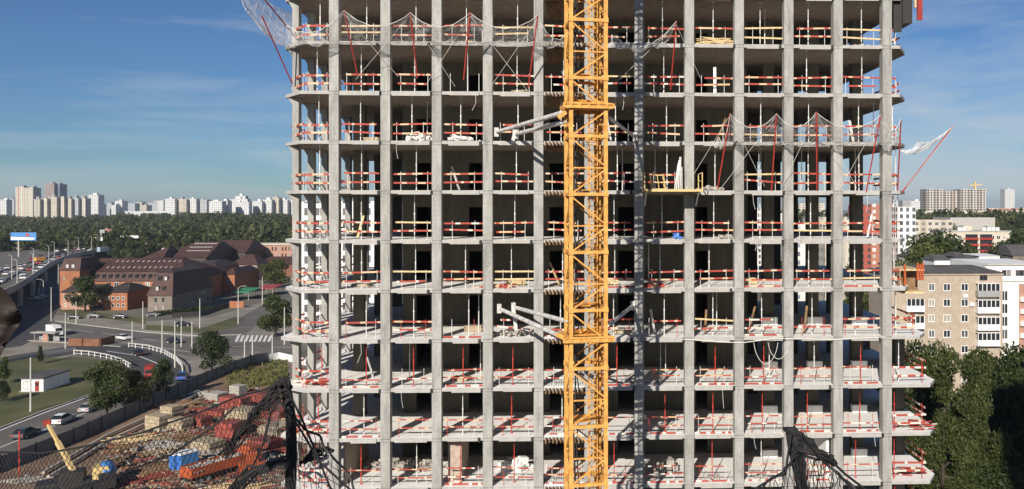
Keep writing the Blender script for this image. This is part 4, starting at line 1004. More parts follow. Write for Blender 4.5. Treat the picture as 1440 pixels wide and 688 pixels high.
# brown complex -----------------------------------------------------
def xs(px, Y): return XZ(px, 300, Y).x
Y = 268; x0, x1 = xs(106,Y), xs(259,Y)
A = thing('brick_hall', 'long brown roofed hall with a row of dormers above an orange wall', 'building', (0,0,0))
pbox(A, 'wall', x0, x1, Y, Y+30, 0, 8.6, 'orangebrick')
froof(A, x0, x1, Y, Y+30, 8.6, 11.9, .9, .9, 1.1, 1.1, 'roofbrown', .5, 'mansard')
froof(A, x0+.9, x1-.9, Y+1.1, Y+28.9, 11.91, 16.2, .5, 6, 13, 13, 'roofbrown', .3, 'roof')
dm = MB(); dm.box(-.55,.55,-.5,.7,0,1.5); dme = dm.mesh('dormer', M['roofdark'])
for i in range(15):
    xx = x0+3+(x1-x0-6)*i/14; o = link('dormer', dme, A, (xx, Y+.35, 9.6))
    g_ = MB(); 
    if i == 0: gm = MB(); gm.box(-.42,.42,-.53,-.501,.15,1.35); gme = gm.mesh('pane', M['glass']); gm = MB(); gm.box(-.42,.42,-.53,-.501,.15,1.35); gmw = gm.mesh('pane', M['skylight'])
    link('pane', gmw if i in (13,14) else gme, o)
for i in range(10):
    xx = x0+12+(x1-x0-14)*i/9; win(A, xx, Y-.002, 6.9, 1.7, 2.4, fm=('white' if i % 2 else 'pinkwall'), n=2)
lights_on_roof(A, x0+8, x1-6, Y+2.1, Y+14, 12.3, 16.1, 13, 2, .42, 1.5)
Y = 262; x0, x1 = xs(84,Y), xs(112,Y)
Bb = thing('orange_gable_house', 'bright orange brick end block with two white dormers at the left of the brick complex', 'building', (0,0,0))
pbox(Bb, 'wall', x0, x1, Y, Y+16, 0, 13, 'orangebrick'); froof(Bb, x0, x1, Y, Y+16, 13, 17.3, .6, .6, 2.0, 5, 'roofbrown', .4)
for xx in (x0+2.6, x0+4.6): win(Bb, xx, Y+.15, 14.4, .9, 1.3, n=1, pm='skylight')
for i, xx in enumerate((x0+1.5, x0+5.4)): win(Bb, xx, Y-.002, 10, .8, 1.4, n=1, fm='brownbrick')
for xx in (x0+1.2, x0+3.2, x0+5.2): win(Bb, xx, Y-.002, 3, .9, 1.3, n=1)
Y = 249; x0, x1 = xs(146,Y), xs(179,Y)
Cc = thing('orange_annex', 'low orange brick annex with a dark hipped roof in front of the long hall', 'building', (0,0,0))
pbox(Cc, 'wall', x0, x1, Y, Y+17, 0, 6.2, 'orangebrick'); froof(Cc, x0, x1, Y, Y+17, 6.2, 9.0, 3, 3, 8, 8, 'roofdark', .4)
for i in range(4):
    for z in (4.2, 1.7): win(Cc, x0+1.4+i*(x1-x0-2.8)/3, Y-.002, z, .9, 1.2, n=1, fm='white')
Y = 252; x0, x1 = xs(86,Y), xs(146,Y)
C2 = thing('pink_annex', 'low pinkish brick wing behind the round tree at the left of the complex', 'building', (0,0,0))
pbox(C2, 'wall', x0, x1, Y, Y+9.5, 0, 6.0, 'pinkwall'); froof(C2, x0, x1, Y, Y+9.5, 6.0, 8.4, 2, 2, 4, 4, 'roofdark', .4)
for i in range(6):
    for z in (4.1, 1.6): win(C2, x0+1.5+i*(x1-x0-3)/5, Y-.002, z, .9, 1.1, n=1)
Y = 239; x0, x1 = xs(208,Y), xs(242,Y); DD = 31
D_ = thing('mansard_house', 'grey brick house with a tall steep brown roof and a dark right side', 'building', (0,0,0))
pbox(D_, 'wall', x0, x1, Y, Y+DD, 0, 6.0, 'greybrick'); froof(D_, x0, x1, Y, Y+DD, 6.0, 13.6, 1.6, 1.2, 3.4, 3.4, 'roofbrown', .35, 'mansard')
froof(D_, x0+1.6, x1-1.2, Y+3.4, Y+DD-3.4, 13.61, 14.6, 2, 2, 3, 3, 'roofdark', .2, 'roof')
for i in range(2):
    for z, q in ((4.6,0),(1.9,0)): win(D_, x0+2.6+i*2.4, Y-.002, z, 1.0, 1.5, n=1, fm='greybrick')
    for z, yy in ((8.3,1.0),(11.6,2.4)): 
        o = link('dormer', dme, D_, (x0+2.8+i*2.2, Y+yy, z-.7)); link('pane', gme if (i+int(z)) % 2 else gmw, o)
for j in range(7):
    for z in (4.6, 2.0): win(D_, x1+.002, Y+3+j*4.1, z, 1.2, 1.4, '+x', 'greybrick', n=1)
Y = 296; x0, x1 = xs(280,Y), xs(304,Y)
E_ = thing('orange_cross_house', 'orange fronted house with a brown roof right of the steep grey house', 'building', (0,0,0))
pbox(E_, 'wall', x0, x1, Y, Y+15, 0, 9.6, 'orangebrick'); froof(E_, x0, x1, Y, Y+15, 9.6, 12.4, 3, 3, 7, 7, 'roofbrown', .4)
for z in (7,4): win(E_, x1-1.2, Y-.002, z, .9, 1.4, n=1)
Y = 302; x0, x1 = xs(314,Y), xs(330,Y)
F_ = thing('orange_shed_house', 'low orange end house with a long dark right wall', 'building', (0,0,0))
pbox(F_, 'wall', x0, x1, Y, Y+26, 0, 8.2, 'orangebrick'); froof(F_, x0, x1, Y, Y+26, 8.2, 10.6, 2, 2, 4, 4, 'roofbrown', .4); win(F_, x1-2, Y-.002, 5, 1, 1.5, n=1)
Y = 372; x0, x1 = xs(325,Y), xs(362,Y)
G_ = thing('hipped_villa', 'pale walled villa with a reddish hipped roof above the orange sheds', 'building', (0,0,0))
pbox(G_, 'wall', x0, x1, Y, Y+16, 0, 7.6, 'pinkwall'); pbox(G_, 'upper_band', x0-.05, x1+.05, Y-.05, Y+16.05, 4.6, 7.6, 'greybrick'); froof(G_, x0, x1, Y, Y+16, 7.6, 12.2, 4.5, 4.5, 7, 7, 'roofbrown', .5)
for i in range(8): win(G_, x0+1.2+i*(x1-x0-2.4)/7, Y-.055, 6.2, .8, 1.4, n=1)
Y = 408; x0, x1 = xs(227,Y), xs(290,Y)
H_ = thing('skylight_hall', 'big brown hall with rows of bright skylights on its sloping roof', 'building', (0,0,0))
pbox(H_, 'wall', x0, x1, Y, Y+44, 0, 9.2, 'roofdark'); froof(H_, x0, x1, Y, Y+44, 9.2, 16.6, 9, .5, 20, 20, 'roofbrown', .6); lights_on_roof(H_, x0+9, x1-2, Y+1, Y+20, 9.6, 16.6, 9, 4, .9, 1.3)
Y = 440; x0, x1 = xs(290,Y), xs(345,Y)
H2 = thing('dark_skylight_hall', 'second brown skylight hall, darker, behind and right of the big one', 'building', (0,0,0))
pbox(H2, 'wall', x0, x1, Y, Y+34, 0, 10.2, 'roofdark'); froof(H2, x0, x1, Y, Y+34, 10.2, 16.4, 3, 1, 15, 15, 'roofbrown', .6); lights_on_roof(H2, x0+4, x1-4, Y+1, Y+15, 10.4, 16.2, 7, 3, .9, 1.2)
Y = 396; x0, x1 = xs(190,Y), xs(226,Y)
H3 = thing('brown_gable_hall', 'brown gabled hall left of the big skylight hall', 'building', (0,0,0))
pbox(H3, 'wall', x0, x1, Y, Y+30, 0, 8, 'brownbrick'); froof(H3, x0, x1, Y, Y+30, 8, 15, 11, 2, 14, 14, 'roofbrown', .5); lights_on_roof(H3, x0+8, x1-3, Y+1, Y+14, 8.4, 14.8, 3, 3, 1.2, 1.6)
Y = 470; x0, x1 = xs(336,Y), xs(416,Y)
I_ = thing('pink_long_house', 'long low pink brick house with a pale roof edge below the wood', 'building', (0,0,0))
pbox(I_, 'wall', x0, x1, Y, Y+14, 0, 13, 'pinkwall'); pbox(I_, 'roof', x0-1, x1+1, Y-.6, Y+14.5, 13.01, 13.8, 'cream')
for i in range(16):
    for z in (10.6, 6.6): win(I_, x0+2+i*(x1-x0-4)/15, Y-.002, z, 1.0, 2.4, n=1, fm='pinkwall')
Y = 345; x0, x1 = xs(264,Y), xs(300,Y)
J_ = thing('roof_wing', 'dark low wing with a flat roof between the halls and orange houses', 'building', (0,0,0)); pbox(J_, 'wall', x0, x1, Y, Y+30, 0, 8, 'brownbrick'); froof(J_, x0, x1, Y, Y+30, 8, 10.5, 3, 3, 10, 10, 'roofdark', .4)
Y = 395; x0, x1 = xs(362,Y), xs(412,Y)
K_ = thing('low_brown_shed', 'low brown roofed shed with a pale roof strip behind the light green tree', 'building', (0,0,0)); pbox(K_, 'wall', x0, x1, Y, Y+24, 0, 6, 'brownbrick'); froof(K_, x0, x1, Y, Y+24, 6, 9.5, 3, 3, 10, 10, 'roofbrown', .4)
# small structures near the complex
b = MB(); a = G(323,420); c = G(350,412)
def canopy(px0, py, px1, zz, dep, m, label):
    p = XZ(px0, py, G(px0, py+6).y); x0 = p.x; x1 = xs(px1, p.y); t = thing('canopy', label, 'canopy', (0,0,0))
    b = MB(); b.hexa(((x0,p.y,zz),(x1,p.y,zz),(x1,p.y+dep,zz+.6),(x0,p.y+dep,zz+.6),(x0,p.y,zz+.2),(x1,p.y,zz+.2),(x1,p.y+dep,zz+.8),(x0,p.y+dep,zz+.8))); b.build('roof', m, t)
    for xx in (x0+.3, x1-.3):
        for yy in (p.y+.3, p.y+dep-.3): q = MB(); q.tube([(xx,yy,0),(xx,yy,zz)], .08, 6); q.build('post', M['pole'], t)
M['greenroof'] = mat('green_canopy', (.05,.24,.10), .6); M['redroof'] = mat('red_canopy', (.36,.06,.06), .6)
canopy(324, 417, 350, 3, 14, M['greenroof'], 'flat green canopy behind the orange wall'); canopy(358, 411, 384, 3, 12, M['redroof'], 'dull red canopy right of the green one')
b = MB(); a = G(323,433); c = G(343,433); b.bar(a+Vector((0,0,1.2)), c+Vector((0,0,1.2)), .4, 2.4); tag(b.build('low_wall', M['orangebrick']), 'short orange brick wall below the green canopy', 'wall')
b = MB(); wallrun(b, g((242,447),(282,445),(300,438),(322,432)), .3, 1.6); tag(b.build('dark_fence', M['darksteel']), 'dark fence along the right side of the steep grey house', 'fence')
hv = leaves(2600, .12, [(i*.5-3, 0, .5, .6) for i in range(13)], 9)
o = link('hedge', quadmesh('hedge', hv*np.array([3.2,1.5,1.6]), M['leafB'])); p = G(262,440); o.location = p; o.rotation_euler = (0,0,R(50)); tag(o, 'dark clipped hedge in front of the steep grey house', 'hedge')
# white hut on the lawn
t_ = 36*F/(552-HZ); x0, Y = G(30,551.5).x, G(30,551.5).y; x1 = xs(61, Y)
hut = thing('white_hut', 'small white flat roofed hut with a red door on the lawn', 'hut', (0,0,0))
pbox(hut, 'wall', x0, x1, Y, Y+8.5, 0, 2.5, 'white'); pbox(hut, 'roof', x0-.15, x1+.15, Y-.2, Y+8.7, 2.51, 2.75, 'roofgrey')
win(hut, x0+1.1, Y-.002, 1.3, 1.3, 1.6, n=2, fm='brownbrick', pm='white')
d_ = pbox(hut, 'door', x1-1.6, x1-.8, Y-.05, Y-.002, 0, 2.1, 'redpanel'); pbox(d_, 'pane', x1-1.4, x1-1.0, Y-.06, Y-.051, 1.1, 1.8, 'glass')
b = MB(); b.box(x0-.25,x1+.25,Y-.35,Y+8.8,.052,.16); b.build('plinth', M['kerb'], hut)
# bus shelter and low brown walls by the crossing
p = G(47,481); t = thing('bus_shelter', 'small grey roofed bus shelter with a lit poster by the shaded road', 'shelter', p, R(-10))
b = MB(); b.box(-.6,6.6,-.4,2.2,2.4,2.6); b.build('roof', M['kerb'], t); b = MB(); b.box(0,6,1.9,1.98,.1,2.39); b.build('back_panel', M['grey'], t)
b = MB(); b.box(2.6,4.0,.2,.35,.3,2.1); b.build('poster_panel', M['pinkwall'], t)
for xx in (0.1,5.9): b = MB(); b.tube([(xx,.2,0),(xx,.2,2.39)], .06, 6); b.build('post', M['pole'], t)
b = MB(); a = G(97,486); c = G(140,487); wallrun(b, [a, c], .5, 1.9); wallrun(b, [c, G(160,482)], .5, 1.9); tag(b.build('underpass_wall', M['brownbrick']), 'low brown wall of the underpass between the two roads', 'wall')
b = MB(); a = G(-20,516); wallrun(b, g((-20,516),(60,500),(106,493)), .3, .8); tag(b.build('ramp_barrier', M['grey']), 'grey roadside barrier along the shaded left part of the ramp', 'barrier')
def guard(pts_px, label, h=.85):
    t = thing('crash_barrier', label, 'barrier', (0,0,0)); pts = [G(*q) for q in pts_px]; b = MB()
    for a, c in zip(pts, pts[1:]):
        b.bar(a+Vector((0,0,h)), c+Vector((0,0,h)), .10, .28); b.bar(a+Vector((0,0,h*.35)), c+Vector((0,0,h*.35)), .08, .14)
    b.build('rail', M['railing'], t); q = MB(); q.box(-.07,.07,-.07,.07,0,h); pme = q.mesh('post', M['white'])
    for a, c in zip(pts, pts[1:]):
        n_ = max(1, int((c-a).length/2.2))
        for i in range(n_): link('post', pme, t, a.lerp(c, i/n_))
guard([(104,499),(125,500.5),(150,505),(170,511),(184,518.5)], 'white crash barrier on the inner side of the curved ramp', 1.1)
guard([(181,488.5),(210,492),(232,499),(248,508),(256,517),(257,527)], 'white crash barrier on the outer side of the curved ramp', 1.1)
# site fence
ft = thing('site_fence', 'long grey panel fence between the road and the building site', 'fence', (0,0,0))
b = MB(); wallrun(b, fence_pts, .12, 2.1, 0); b.build('panel', M['fence'], ft)
q = MB(); q.box(-.12,.12,-.12,.12,0,2.3); pme = q.mesh('post', M['darksteel'])
for a, c in zip(fence_pts, fence_pts[1:]):
    n_ = max(1, int((c-a).length/3.5))
    for i in range(n_): link('post', pme, ft, a.lerp(c, i/n_))
b = MB(); wallrun(b, g((378,508),(392,505),(430,514)), .15, 1.6); tag(b.build('hoarding', M['white']), 'short pale hoarding at the end of the site fence beside the tower', 'hoarding')
# lamp posts
def lamp(px, ty, by, label, arm=0, z0=0):
    p = G(px, by, z0); t_ = (36-z0)*F/(by-HZ); h = (by-ty)/F*t_; t = thing('street_lamp', label, 'street lamp', p, 0, 'street lamps and poles')
    b = MB(); b.tube([(0,0,0),(0,0,h)], [.17,.10], 7); b.build('pole', M['pole'], t)
    if arm:
        b = MB(); b.tube([(0,0,h-.05),(arm*.8,0,h+.5),(arm*1.9,0,h+.55)], .06, 5); b.build('arm', M['pole'], t); b = MB(); b.box(min(arm*1.7,arm*2.5),max(arm*1.7,arm*2.5),-.15,.15,h+.5,h+.65); b.build('lamp_head', M['grey'], t)
for px, ty, by, ar, lab in ((43,503,579,0,'white lamp post standing on the lawn in front of the hut'),(92,440,491,0,'thick pale pole right of the white lorry'),(107,424,456,0,'lamp post in front of the pink wing'),
    (72,404,452,0,'pale post at the edge of the shaded road'),(61,395,424,-1,'lamp post with a bent arm in the flyover shadow'),(82,372,412,0,'tall thin post left of the orange end block'),(186,452,488,0,'dark slim pole beside the ramp'),(201,424,463,0,'lamp post in front of the steep grey house'),
    (228,450,496,0,'pale pole behind the red lorry'),(255,446,488,0,'pole left of the dark fork tree'),(246,452,517,0,'tall white pole at the end of the ramp'),(270,452,490,0,'slim pole behind the dark fork tree'),(281,420,462,0,'double pole by the dark fence'),
    (335,405,456,1,'street lamp with a long arm above the orange wall'),(369,389,430,0,'lamp post left of the light green tree'),(400,432,485,0,'lamp post beside the left corner of the tower'),(344,478,505,0,'short pole at the crossing'),(355,472,500,0,'short grey pole at the zebra crossing'),(383,470,497,0,'thin pole at the right side of the crossing'),(10,560,560.5,0,'')):
    if lab: lamp(px, ty, by, lab, ar)
for i in range(16):
    f_ = .03+i/17*.93; s_ = f_*(len(edge)-1); a = edge[int(s_)].lerp(edge[min(int(s_)+1, len(edge)-1)], s_ % 1)
    if a.y < 150: continue
    q = a + (far[len(far)-1-min(7, int(f_*7))]-a).normalized()*(18 if i % 2 else 1.0)
    t = thing('street_lamp', f'lamp post on the elevated highway, {ordn(i)} along its curve from the near end', 'street lamp', (q.x, q.y, FZ+.002), 0, 'street lamps and poles')
    b = MB(); b.tube([(0,0,0),(0,0,9)], [.15,.09], 6); b.build('pole', M['pole'], t); b = MB(); b.tube([(0,0,8.9),(-.8,.2,9.3),(-1.6,.3,9.4)], .06, 5); b.build('arm', M['pole'], t)

# ------------------------------------------------------------------ vehicles
def paint(n, c): return mat('car_paint_'+n, c, .3, 0, spec=.5)
CPAL = {'white':(.72,.72,.70),'silver':(.42,.43,.44),'black':(.02,.02,.024),'dark grey':(.07,.075,.08),'red':(.38,.03,.03),'blue':(.03,.10,.33)}
lampm = mat('lamp_lens', (.8,.78,.7), .2); tailm = mat('tail_lens', (.4,.02,.02), .3)
cp = {}
def car_parts(c):
    if c in cp: return cp[c]
    pm_ = paint(c.replace(' ','_'), CPAL[c]); b = MB()
    prof = [(-2.2,.35),(2.2,.35),(2.25,.62),(2.1,.78),(1.15,.95),(-1.75,.98),(-2.2,.9),(-2.27,.6)]
    def extr(pr, w0, w1, m=0, bb=b):
        n = len(bb.v); k = len(pr); bb.v += [(x,-w0 if z < .9 else -w1,z) for x,z in pr]+[(x,w0 if z < .9 else w1,z) for x,z in pr]
        bb.f.append(tuple(n+i for i in range(k))); bb.m.append(m); bb.f.append(tuple(n+k+i for i in reversed(range(k)))); bb.m.append(m)
        for i in range(k): j = (i+1) % k; bb.f.append((n+i,n+k+i,n+k+j,n+j)); bb.m.append(m)
    extr(prof, .89, .84)
    b.hexa(((-1.2,-.62,1.44),(.15,-.62,1.44),(.15,.62,1.44),(-1.2,.62,1.44),(-1.1,-.58,1.5),(.05,-.58,1.5),(.05,.58,1.5),(-1.1,.58,1.5)))
    body = b.mesh('body', pm_)
    gl = MB(); gl.hexa(((-1.85,-.8,.985),(1.05,-.8,.985),(1.05,.8,.985),(-1.85,.8,.985),(-1.2,-.62,1.438),(.15,-.62,1.438),(.15,.62,1.438),(-1.2,.62,1.438))); gme_ = gl.mesh('cabin_glass', M['glass'])
    wh = MB(); wh.tube([(0,-.1,0),(0,.1,0)], .32, 12); wme = wh.mesh('wheel', M['tyre'])
    rm = MB(); rm.tube([(0,-.115,0),(0,.115,0)], .19, 8); rme = rm.mesh('rim', M['zinc'])
    hl = MB(); hl.box(-.04,.04,-.2,.2,-.07,.07); hme = hl.mesh('headlight', lampm); tme = MB(); tme.box(-.04,.04,-.2,.2,-.08,.08); tme = tme.mesh('tail_light', tailm)
    cp[c] = (body, gme_, wme, rme, hme, tme); return cp[c]
def car(c, p, rz, label, group=None, z=0, s_=1.0, name='car'):
    t = thing(name, label, 'car', (p[0], p[1], z), rz, group, (s_,)*3); bd, gl, wh, rm, hl, tl = car_parts(c)
    link('body', bd, t); link('cabin_glass', gl, t)
    for x in (-1.35, 1.38):
        for y in (-.8, .8): o = link('wheel', wh, t, (x, y, .32)); link('rim', rm, o)
    for y in (-.6, .6): link('headlight', hl, t, (2.19, y, .7)); link('tail_light', tl, t, (-2.24, y, .75))
    return t
def head(a, c): a = G(*a); c = G(*c); return math.atan2(c.y-a.y, c.x-a.x)
h1 = head((60,610),(140,573))
car('white', G(88,595), h1, 'white car with a dark rear window in the middle lane near the crane boom', z=.034, s_=1.08)
car('dark grey', G(36,615), h1, 'dark grey car in the near lane at the lower left', z=.034, s_=1.08); car('silver', G(126,578), h1, 'silver grey car half hidden by the largest roadside tree', z=.034)
car('black', G(194,500), head((215,508),(180,494)), 'black car on the curved ramp', z=.046); car('white', G(174,478), head((150,474),(200,480)), 'white car on the crossing road in front of the houses', z=.038)
car('black', G(245,483), head((220,480),(270,486)), 'black car on the crossing road left of the fork tree', z=.038); car('blue', G(257,534), head((240,545),(265,520)), 'blue van-like car behind the fence beside the fork tree', z=.048, s_=1.1)
car('silver', G(48,422), R(20), 'pale car in the flyover shadow, left one of a pair', z=.062); car('silver', G(56,420), R(20), 'pale car in the flyover shadow, right one of a pair', z=.062)
car('black', G(104,449), R(10), 'dark car parked below the round dark tree', z=.03); car('dark grey', G(132,447), R(5), 'dark car parked right of the lamp post in the grass', z=.06); car('black', G(168,448), R(8), 'black car parked in front of the orange annex', z=.06); car('dark grey', G(138,436), R(5), 'dark car parked close to the orange annex wall', z=.03)
car('black', G(257,459), R(20), 'dark car parked beside the dark fence', z=.06); car('dark grey', G(215,445), R(0), 'dark car parked at the foot of the steep grey house', z=.03)
def lorry(p, rz, label, cm, bm_, s_=1.0, z=0):
    t = thing('lorry', label, 'lorry', (p[0], p[1], z), rz, None, (s_,)*3)
    b = MB(); b.box(-3.6,1.6,-1.15,1.15,.9,3.2); b.build('cargo_box', bm_, t)
    b = MB(); b.hexa(((1.75,-1.05,.5),(3.5,-1.05,.5),(3.5,1.05,.5),(1.75,1.05,.5),(1.75,-1.02,2.6),(2.7,-1.02,2.6),(2.7,1.02,2.6),(1.75,1.02,2.6))); b.box(3.505,3.56,-1,1,.5,.9); c = b.build('cab', cm, t)
    b = MB(); b.hexa(((2.85,-.92,1.65),(3.12,-.92,1.65),(3.12,.92,1.65),(2.85,.92,1.65),(2.6,-.9,2.5),(2.81,-.9,2.5),(2.81,.9,2.5),(2.6,.9,2.5))); b.build('windscreen', M['glass'], c)
    b = MB(); b.box(-3.5,3.3,-.5,.5,.55,.88); b.build('chassis', M['darksteel'], t)
    for x in (-2.6,-1.6,2.6):
        for y in (-.95,.95): b = MB(); b.tube([(x,y-.15,.48),(x,y+.15,.48)], .48, 12); b.build('wheel', M['tyre'], t)
    return t
lorry(G(77,472), head((60,468),(100,476)), 'white box lorry turning out of the shaded road', M['white'], M['white'], .9, .03)
lorry(G(210,531), head((215,508),(207,540)), 'red lorry with a pale roof coming down the curved ramp', M['redpanel'], M['redpanel'], .75, .048)
# highway traffic
rh = random.Random(12); ncar = {}
lanes = (.06,.13,.2,.27,.36,.46,.56,.66)
used = []
for ln in lanes:
    for i in range(26):
        s_ = rh.uniform(1.2, len(edge)-1.7); i0 = int(s_); fr2 = s_-i0
        a = edge[i0].lerp(edge[i0+1], fr2); fp = s_/(len(edge)-1)*(len(far)-1); j0 = min(int(fp), len(far)-2); fl = far[::-1]; c = fl[j0].lerp(fl[j0+1], fp-j0)
        d2 = (c-a); q = a+d2.normalized()*(3+ln*min(d2.length, 130)); d = (edge[i0+1]-edge[i0])
        if any((q-u).length < 8 for u in used) or q.y < 190: continue
        used.append(q); col = rh.choice(['white','white','silver','black','dark grey','white','white','red','silver'])
        car(col, q, math.atan2(d.y, d.x)+(math.pi if ln < .3 else 0), f'{col} car in the crowded traffic on the elevated highway', 'cars on the elevated highway', FZ+.003, 1.15)
lorry(G(58,369,FZ), R(60), 'orange yellow lorry among the cars on the elevated highway', M['orange'], M['yellow2'], .8, FZ)
lorry(G(147,356,FZ), R(70), 'pale blue grey box lorry at the bend of the highway', M['grey'], mat('pale_blue', (.30,.37,.40), .6), 1.15, FZ)
# billboards
def billboard(px0, px1, ty, by, t_, label, m, extra=None, foot=None):
    a = P(px0, ty, t_); c = P(px1, by, t_); t = thing('billboard', label, 'billboard', ((a.x+c.x)/2, a.y, 0)); wd = c.x-a.x
    b = MB(); b.box(-wd/2, wd/2, 0, .5, c.z, a.z); o = b.build('board', m, t)
    b = MB(); b.tube([(-wd*.2,.25,0),(-wd*.2,.25,c.z-.01)], .35, 8); b.build('post', M['pole'], t)
    if extra:
        b = MB(); h = a.z-c.z; b.quad((-wd/2,-.02,c.z+h*.1),(wd*.4,-.02,c.z+h*.1),(wd*.45,-.02,c.z+h*.35),(-wd/2,-.02,c.z+h*.45)); b.build('pale_band', M['white'], o)
        b = MB(); b.tube([(wd*.15,-.03,c.z+h*.7),(wd*.15,-.01,c.z+h*.7)], h*.2, 14); b.build('red_spot', M['redsteel'], o)
M['billblue'] = mat('billboard_blue', (.06,.22,.5), .5)
billboard(15,50,327,338.5,480,'wide blue billboard with a pale band and red spot above the highway',M['billblue'],True)
billboard(134,144,334,339.5,560,'small white sign board above the far end of the highway',M['white']); billboard(140,147,323,328,570,'small pale board left of the reddish one above the trees',M['grey']); billboard(147.5,157,321.5,327,572,'small reddish board above the trees by the highway',M['pinkwall'])
billboard(169,194,331.5,335,540,'long white sign on a gantry at the edge of the wood',M['white'])
b = MB(); a = P(-10,348,560); c = P(31,356,560); b.box(a.x, c.x, a.y, a.y+1, 0, a.z); tag(b.build('noise_wall', M['greybrick']), 'brownish wall beyond the highway at the far left', 'wall')

# ------------------------------------------------------------------ houses on the right
Y = 96; x0, x1 = xs(1250,Y), xs(1410,Y); zt = XZ(1350,384,Y).z
Bg = thing('brick_flats', 'beige brick block of flats with white windows and balconies right of the tower', 'building', (0,0,0))
pbox(Bg, 'wall', x0, x1, Y, Y+11, 0, zt, 'beige'); froof(Bg, x0, x1, Y, Y+11, zt, zt+1.1, 3.5, 3.2, 5.2, 5.2, 'roofgrey', .5)
b = MB(); b.box(x0-.1, x1+.1, Y-.25, Y-.003, zt-.35, zt-.002); b.build('cornice', M['beige'], Bg)
for r_ in range(8):
    for px in (1286, 1310, 1331.5, 1356.5):
        ty = 404+r_*21.8; q = XZ(px, ty, Y)
        if q.z < 2: continue
        win(Bg, q.x, Y-.002, q.z, 1.3 if px > 1315 else 1.1, 1.35, n=2, sill=True)
        b2 = None
q = XZ(1383, 391, Y); win(Bg, q.x, Y-.002, q.z, 1.4, .9, n=2, fm='roofdark')
for r_, (by, bm_) in enumerate(((412,'grey'),(435,'white'),(459,'white'),(481,'white'))):
    xa, xb, z_ = xs(1371.5,Y), xs(1402.5,Y), XZ(1390, by+4, Y).z
    o = pbox(Bg, 'balcony', xa, xb, Y-1.1, Y-.003, z_-.1, z_+1.0, bm_)
    b = MB(); b.box(xa+.02, xb-.02, Y-1.05, Y-.9, z_+1.002, z_+2.2); b.build('pane', M['glass'], o)
    b = MB()
    for i in range(6): xx = xa+.04+(xb-xa-.08)*i/5; b.box(xx-.06, xx+.06, Y-1.1, Y-1.052, z_+1.002, z_+2.25)
    b.box(xa, xb, Y-1.1, Y-.003, z_+2.251, z_+2.34); b.build('frame', M['white'], o)
for r_, by in enumerate((432,456)):
    xa, xb, z_ = xs(1272,Y), xs(1297,Y), XZ(1285, by+5, Y).z
    o = pbox(Bg, 'balcony', xa, xb, Y-1.1, Y-.003, z_-.1, z_+1.0, 'white'); b = MB(); b.box(xa+.02, xb-.02, Y-1.05, Y-.9, z_+1.002, z_+2.2); b.build('pane', M['glass'], o)
    b = MB()
    for i in range(5): xx = xa+.04+(xb-xa-.08)*i/4; b.box(xx-.06, xx+.06, Y-1.1, Y-1.052, z_+1.002, z_+2.25)
    b.build('frame', M['white'], o)
q = XZ(1357,416,Y); pbox(Bg, 'air_conditioner', q.x-.4, q.x+.4, Y-.4, Y-.003, q.z-.3, q.z+.3, 'white')
q = XZ(1366,428,Y); pbox(Bg, 'air_conditioner', q.x-.4, q.x+.4, Y-.4, Y-.003, q.z-.3, q.z+.3, 'white')
# boxes on its roof line belong to houses behind
def small_house(px0, px1, ty, Yb, m, label, dep=8, roofm='roofgrey', slope=1.0, wins=0):
    a = XZ(px0, ty, Yb); x1 = xs(px1, Yb); t = thing('house', label, 'building', (0,0,0)); pbox(t, 'wall', a.x, x1, Yb, Yb+dep, 0, a.z, m)
    froof(t, a.x, x1, Yb, Yb+dep, a.z, a.z+slope, .5, .5, dep*.4, dep*.4, roofm, .25)
    for i in range(wins): win(t, a.x+(x1-a.x)*(i+.5)/wins, Yb-.002, a.z-2, 1.2, 1.6, n=2, fm='roofdark')
    return t
small_house(1314,1336,366,114,'white','white roof house with a chimney box behind the beige flats',6)
small_house(1347,1361,362,126,'greybrick','small grey house with a dark roof behind the beige flats',8)
small_house(1360.5,1376,366,118,'white','narrow white house wall beside the small grey one',7)
small_house(1377,1406,360,128,'white','white flat topped house above the white building',10,'white',.2)
small_house(1280,1312,362,150,'cream','low pale house half hidden by trees behind the beige flats',9)
small_house(1425,1460,360,190,'greybrick','grey roofed house at the right edge behind the white building',14,'roofgrey',3)
Y = 103; x0, x1 = xs(1386,Y), xs(1475,Y); zt = XZ(1400,371,Y).z
Wb = thing('white_house', 'large white rendered building with small paned windows at the right edge', 'building', (0,0,0))
pbox(Wb, 'wall', x0, x1, Y, Y+16, 0, zt, 'white'); b = MB(); b.box(x0, x1, Y-.3, Y-.003, zt-.3, zt+.05); b.box(x0, x1, Y-.15, Y-.004, zt-3.4, zt-3.2); b.build('cornice', M['kerb'], Wb)
for px in (1412, 1418.5, 1431, 1437): q = XZ(px, 384, Y); win(Wb, q.x, Y-.002, q.z, .8, 1.1, n=2, fm='roofdark')
for r_ in range(5): q = XZ(1412.5, 416+r_*18, Y); win(Wb, q.x, Y-.002, q.z, 1.3, 1.9, n=2, fm='white')
q = XZ(1437, 440, Y); pbox(Wb, 'brick_panel', q.x-.6, q.x+6, Y-.04, Y-.003, q.z-8, q.z+5.5, 'pinkwall')
for r_ in range(4): qq = XZ(1437, 421+r_*17, Y); pbox(Wb, 'balcony', qq.x-.4, qq.x+3, Y-.7, Y-.045, qq.z-.4, qq.z+.5, 'white')
Y = 290; x0, x1 = xs(1327,Y), xs(1421,Y); zt = XZ(1380,326,Y).z
Cr = thing('cream_flats', 'cream block of flats with red balconies between trees on the right', 'building', (0,0,0))
pbox(Cr, 'wall', x0, x1, Y, Y+14, 0, zt, 'cream'); pbox(Cr, 'roof', x0-.3, x1+.3, Y-.3, Y+14.3, zt+.01, zt+.4, 'kerb')
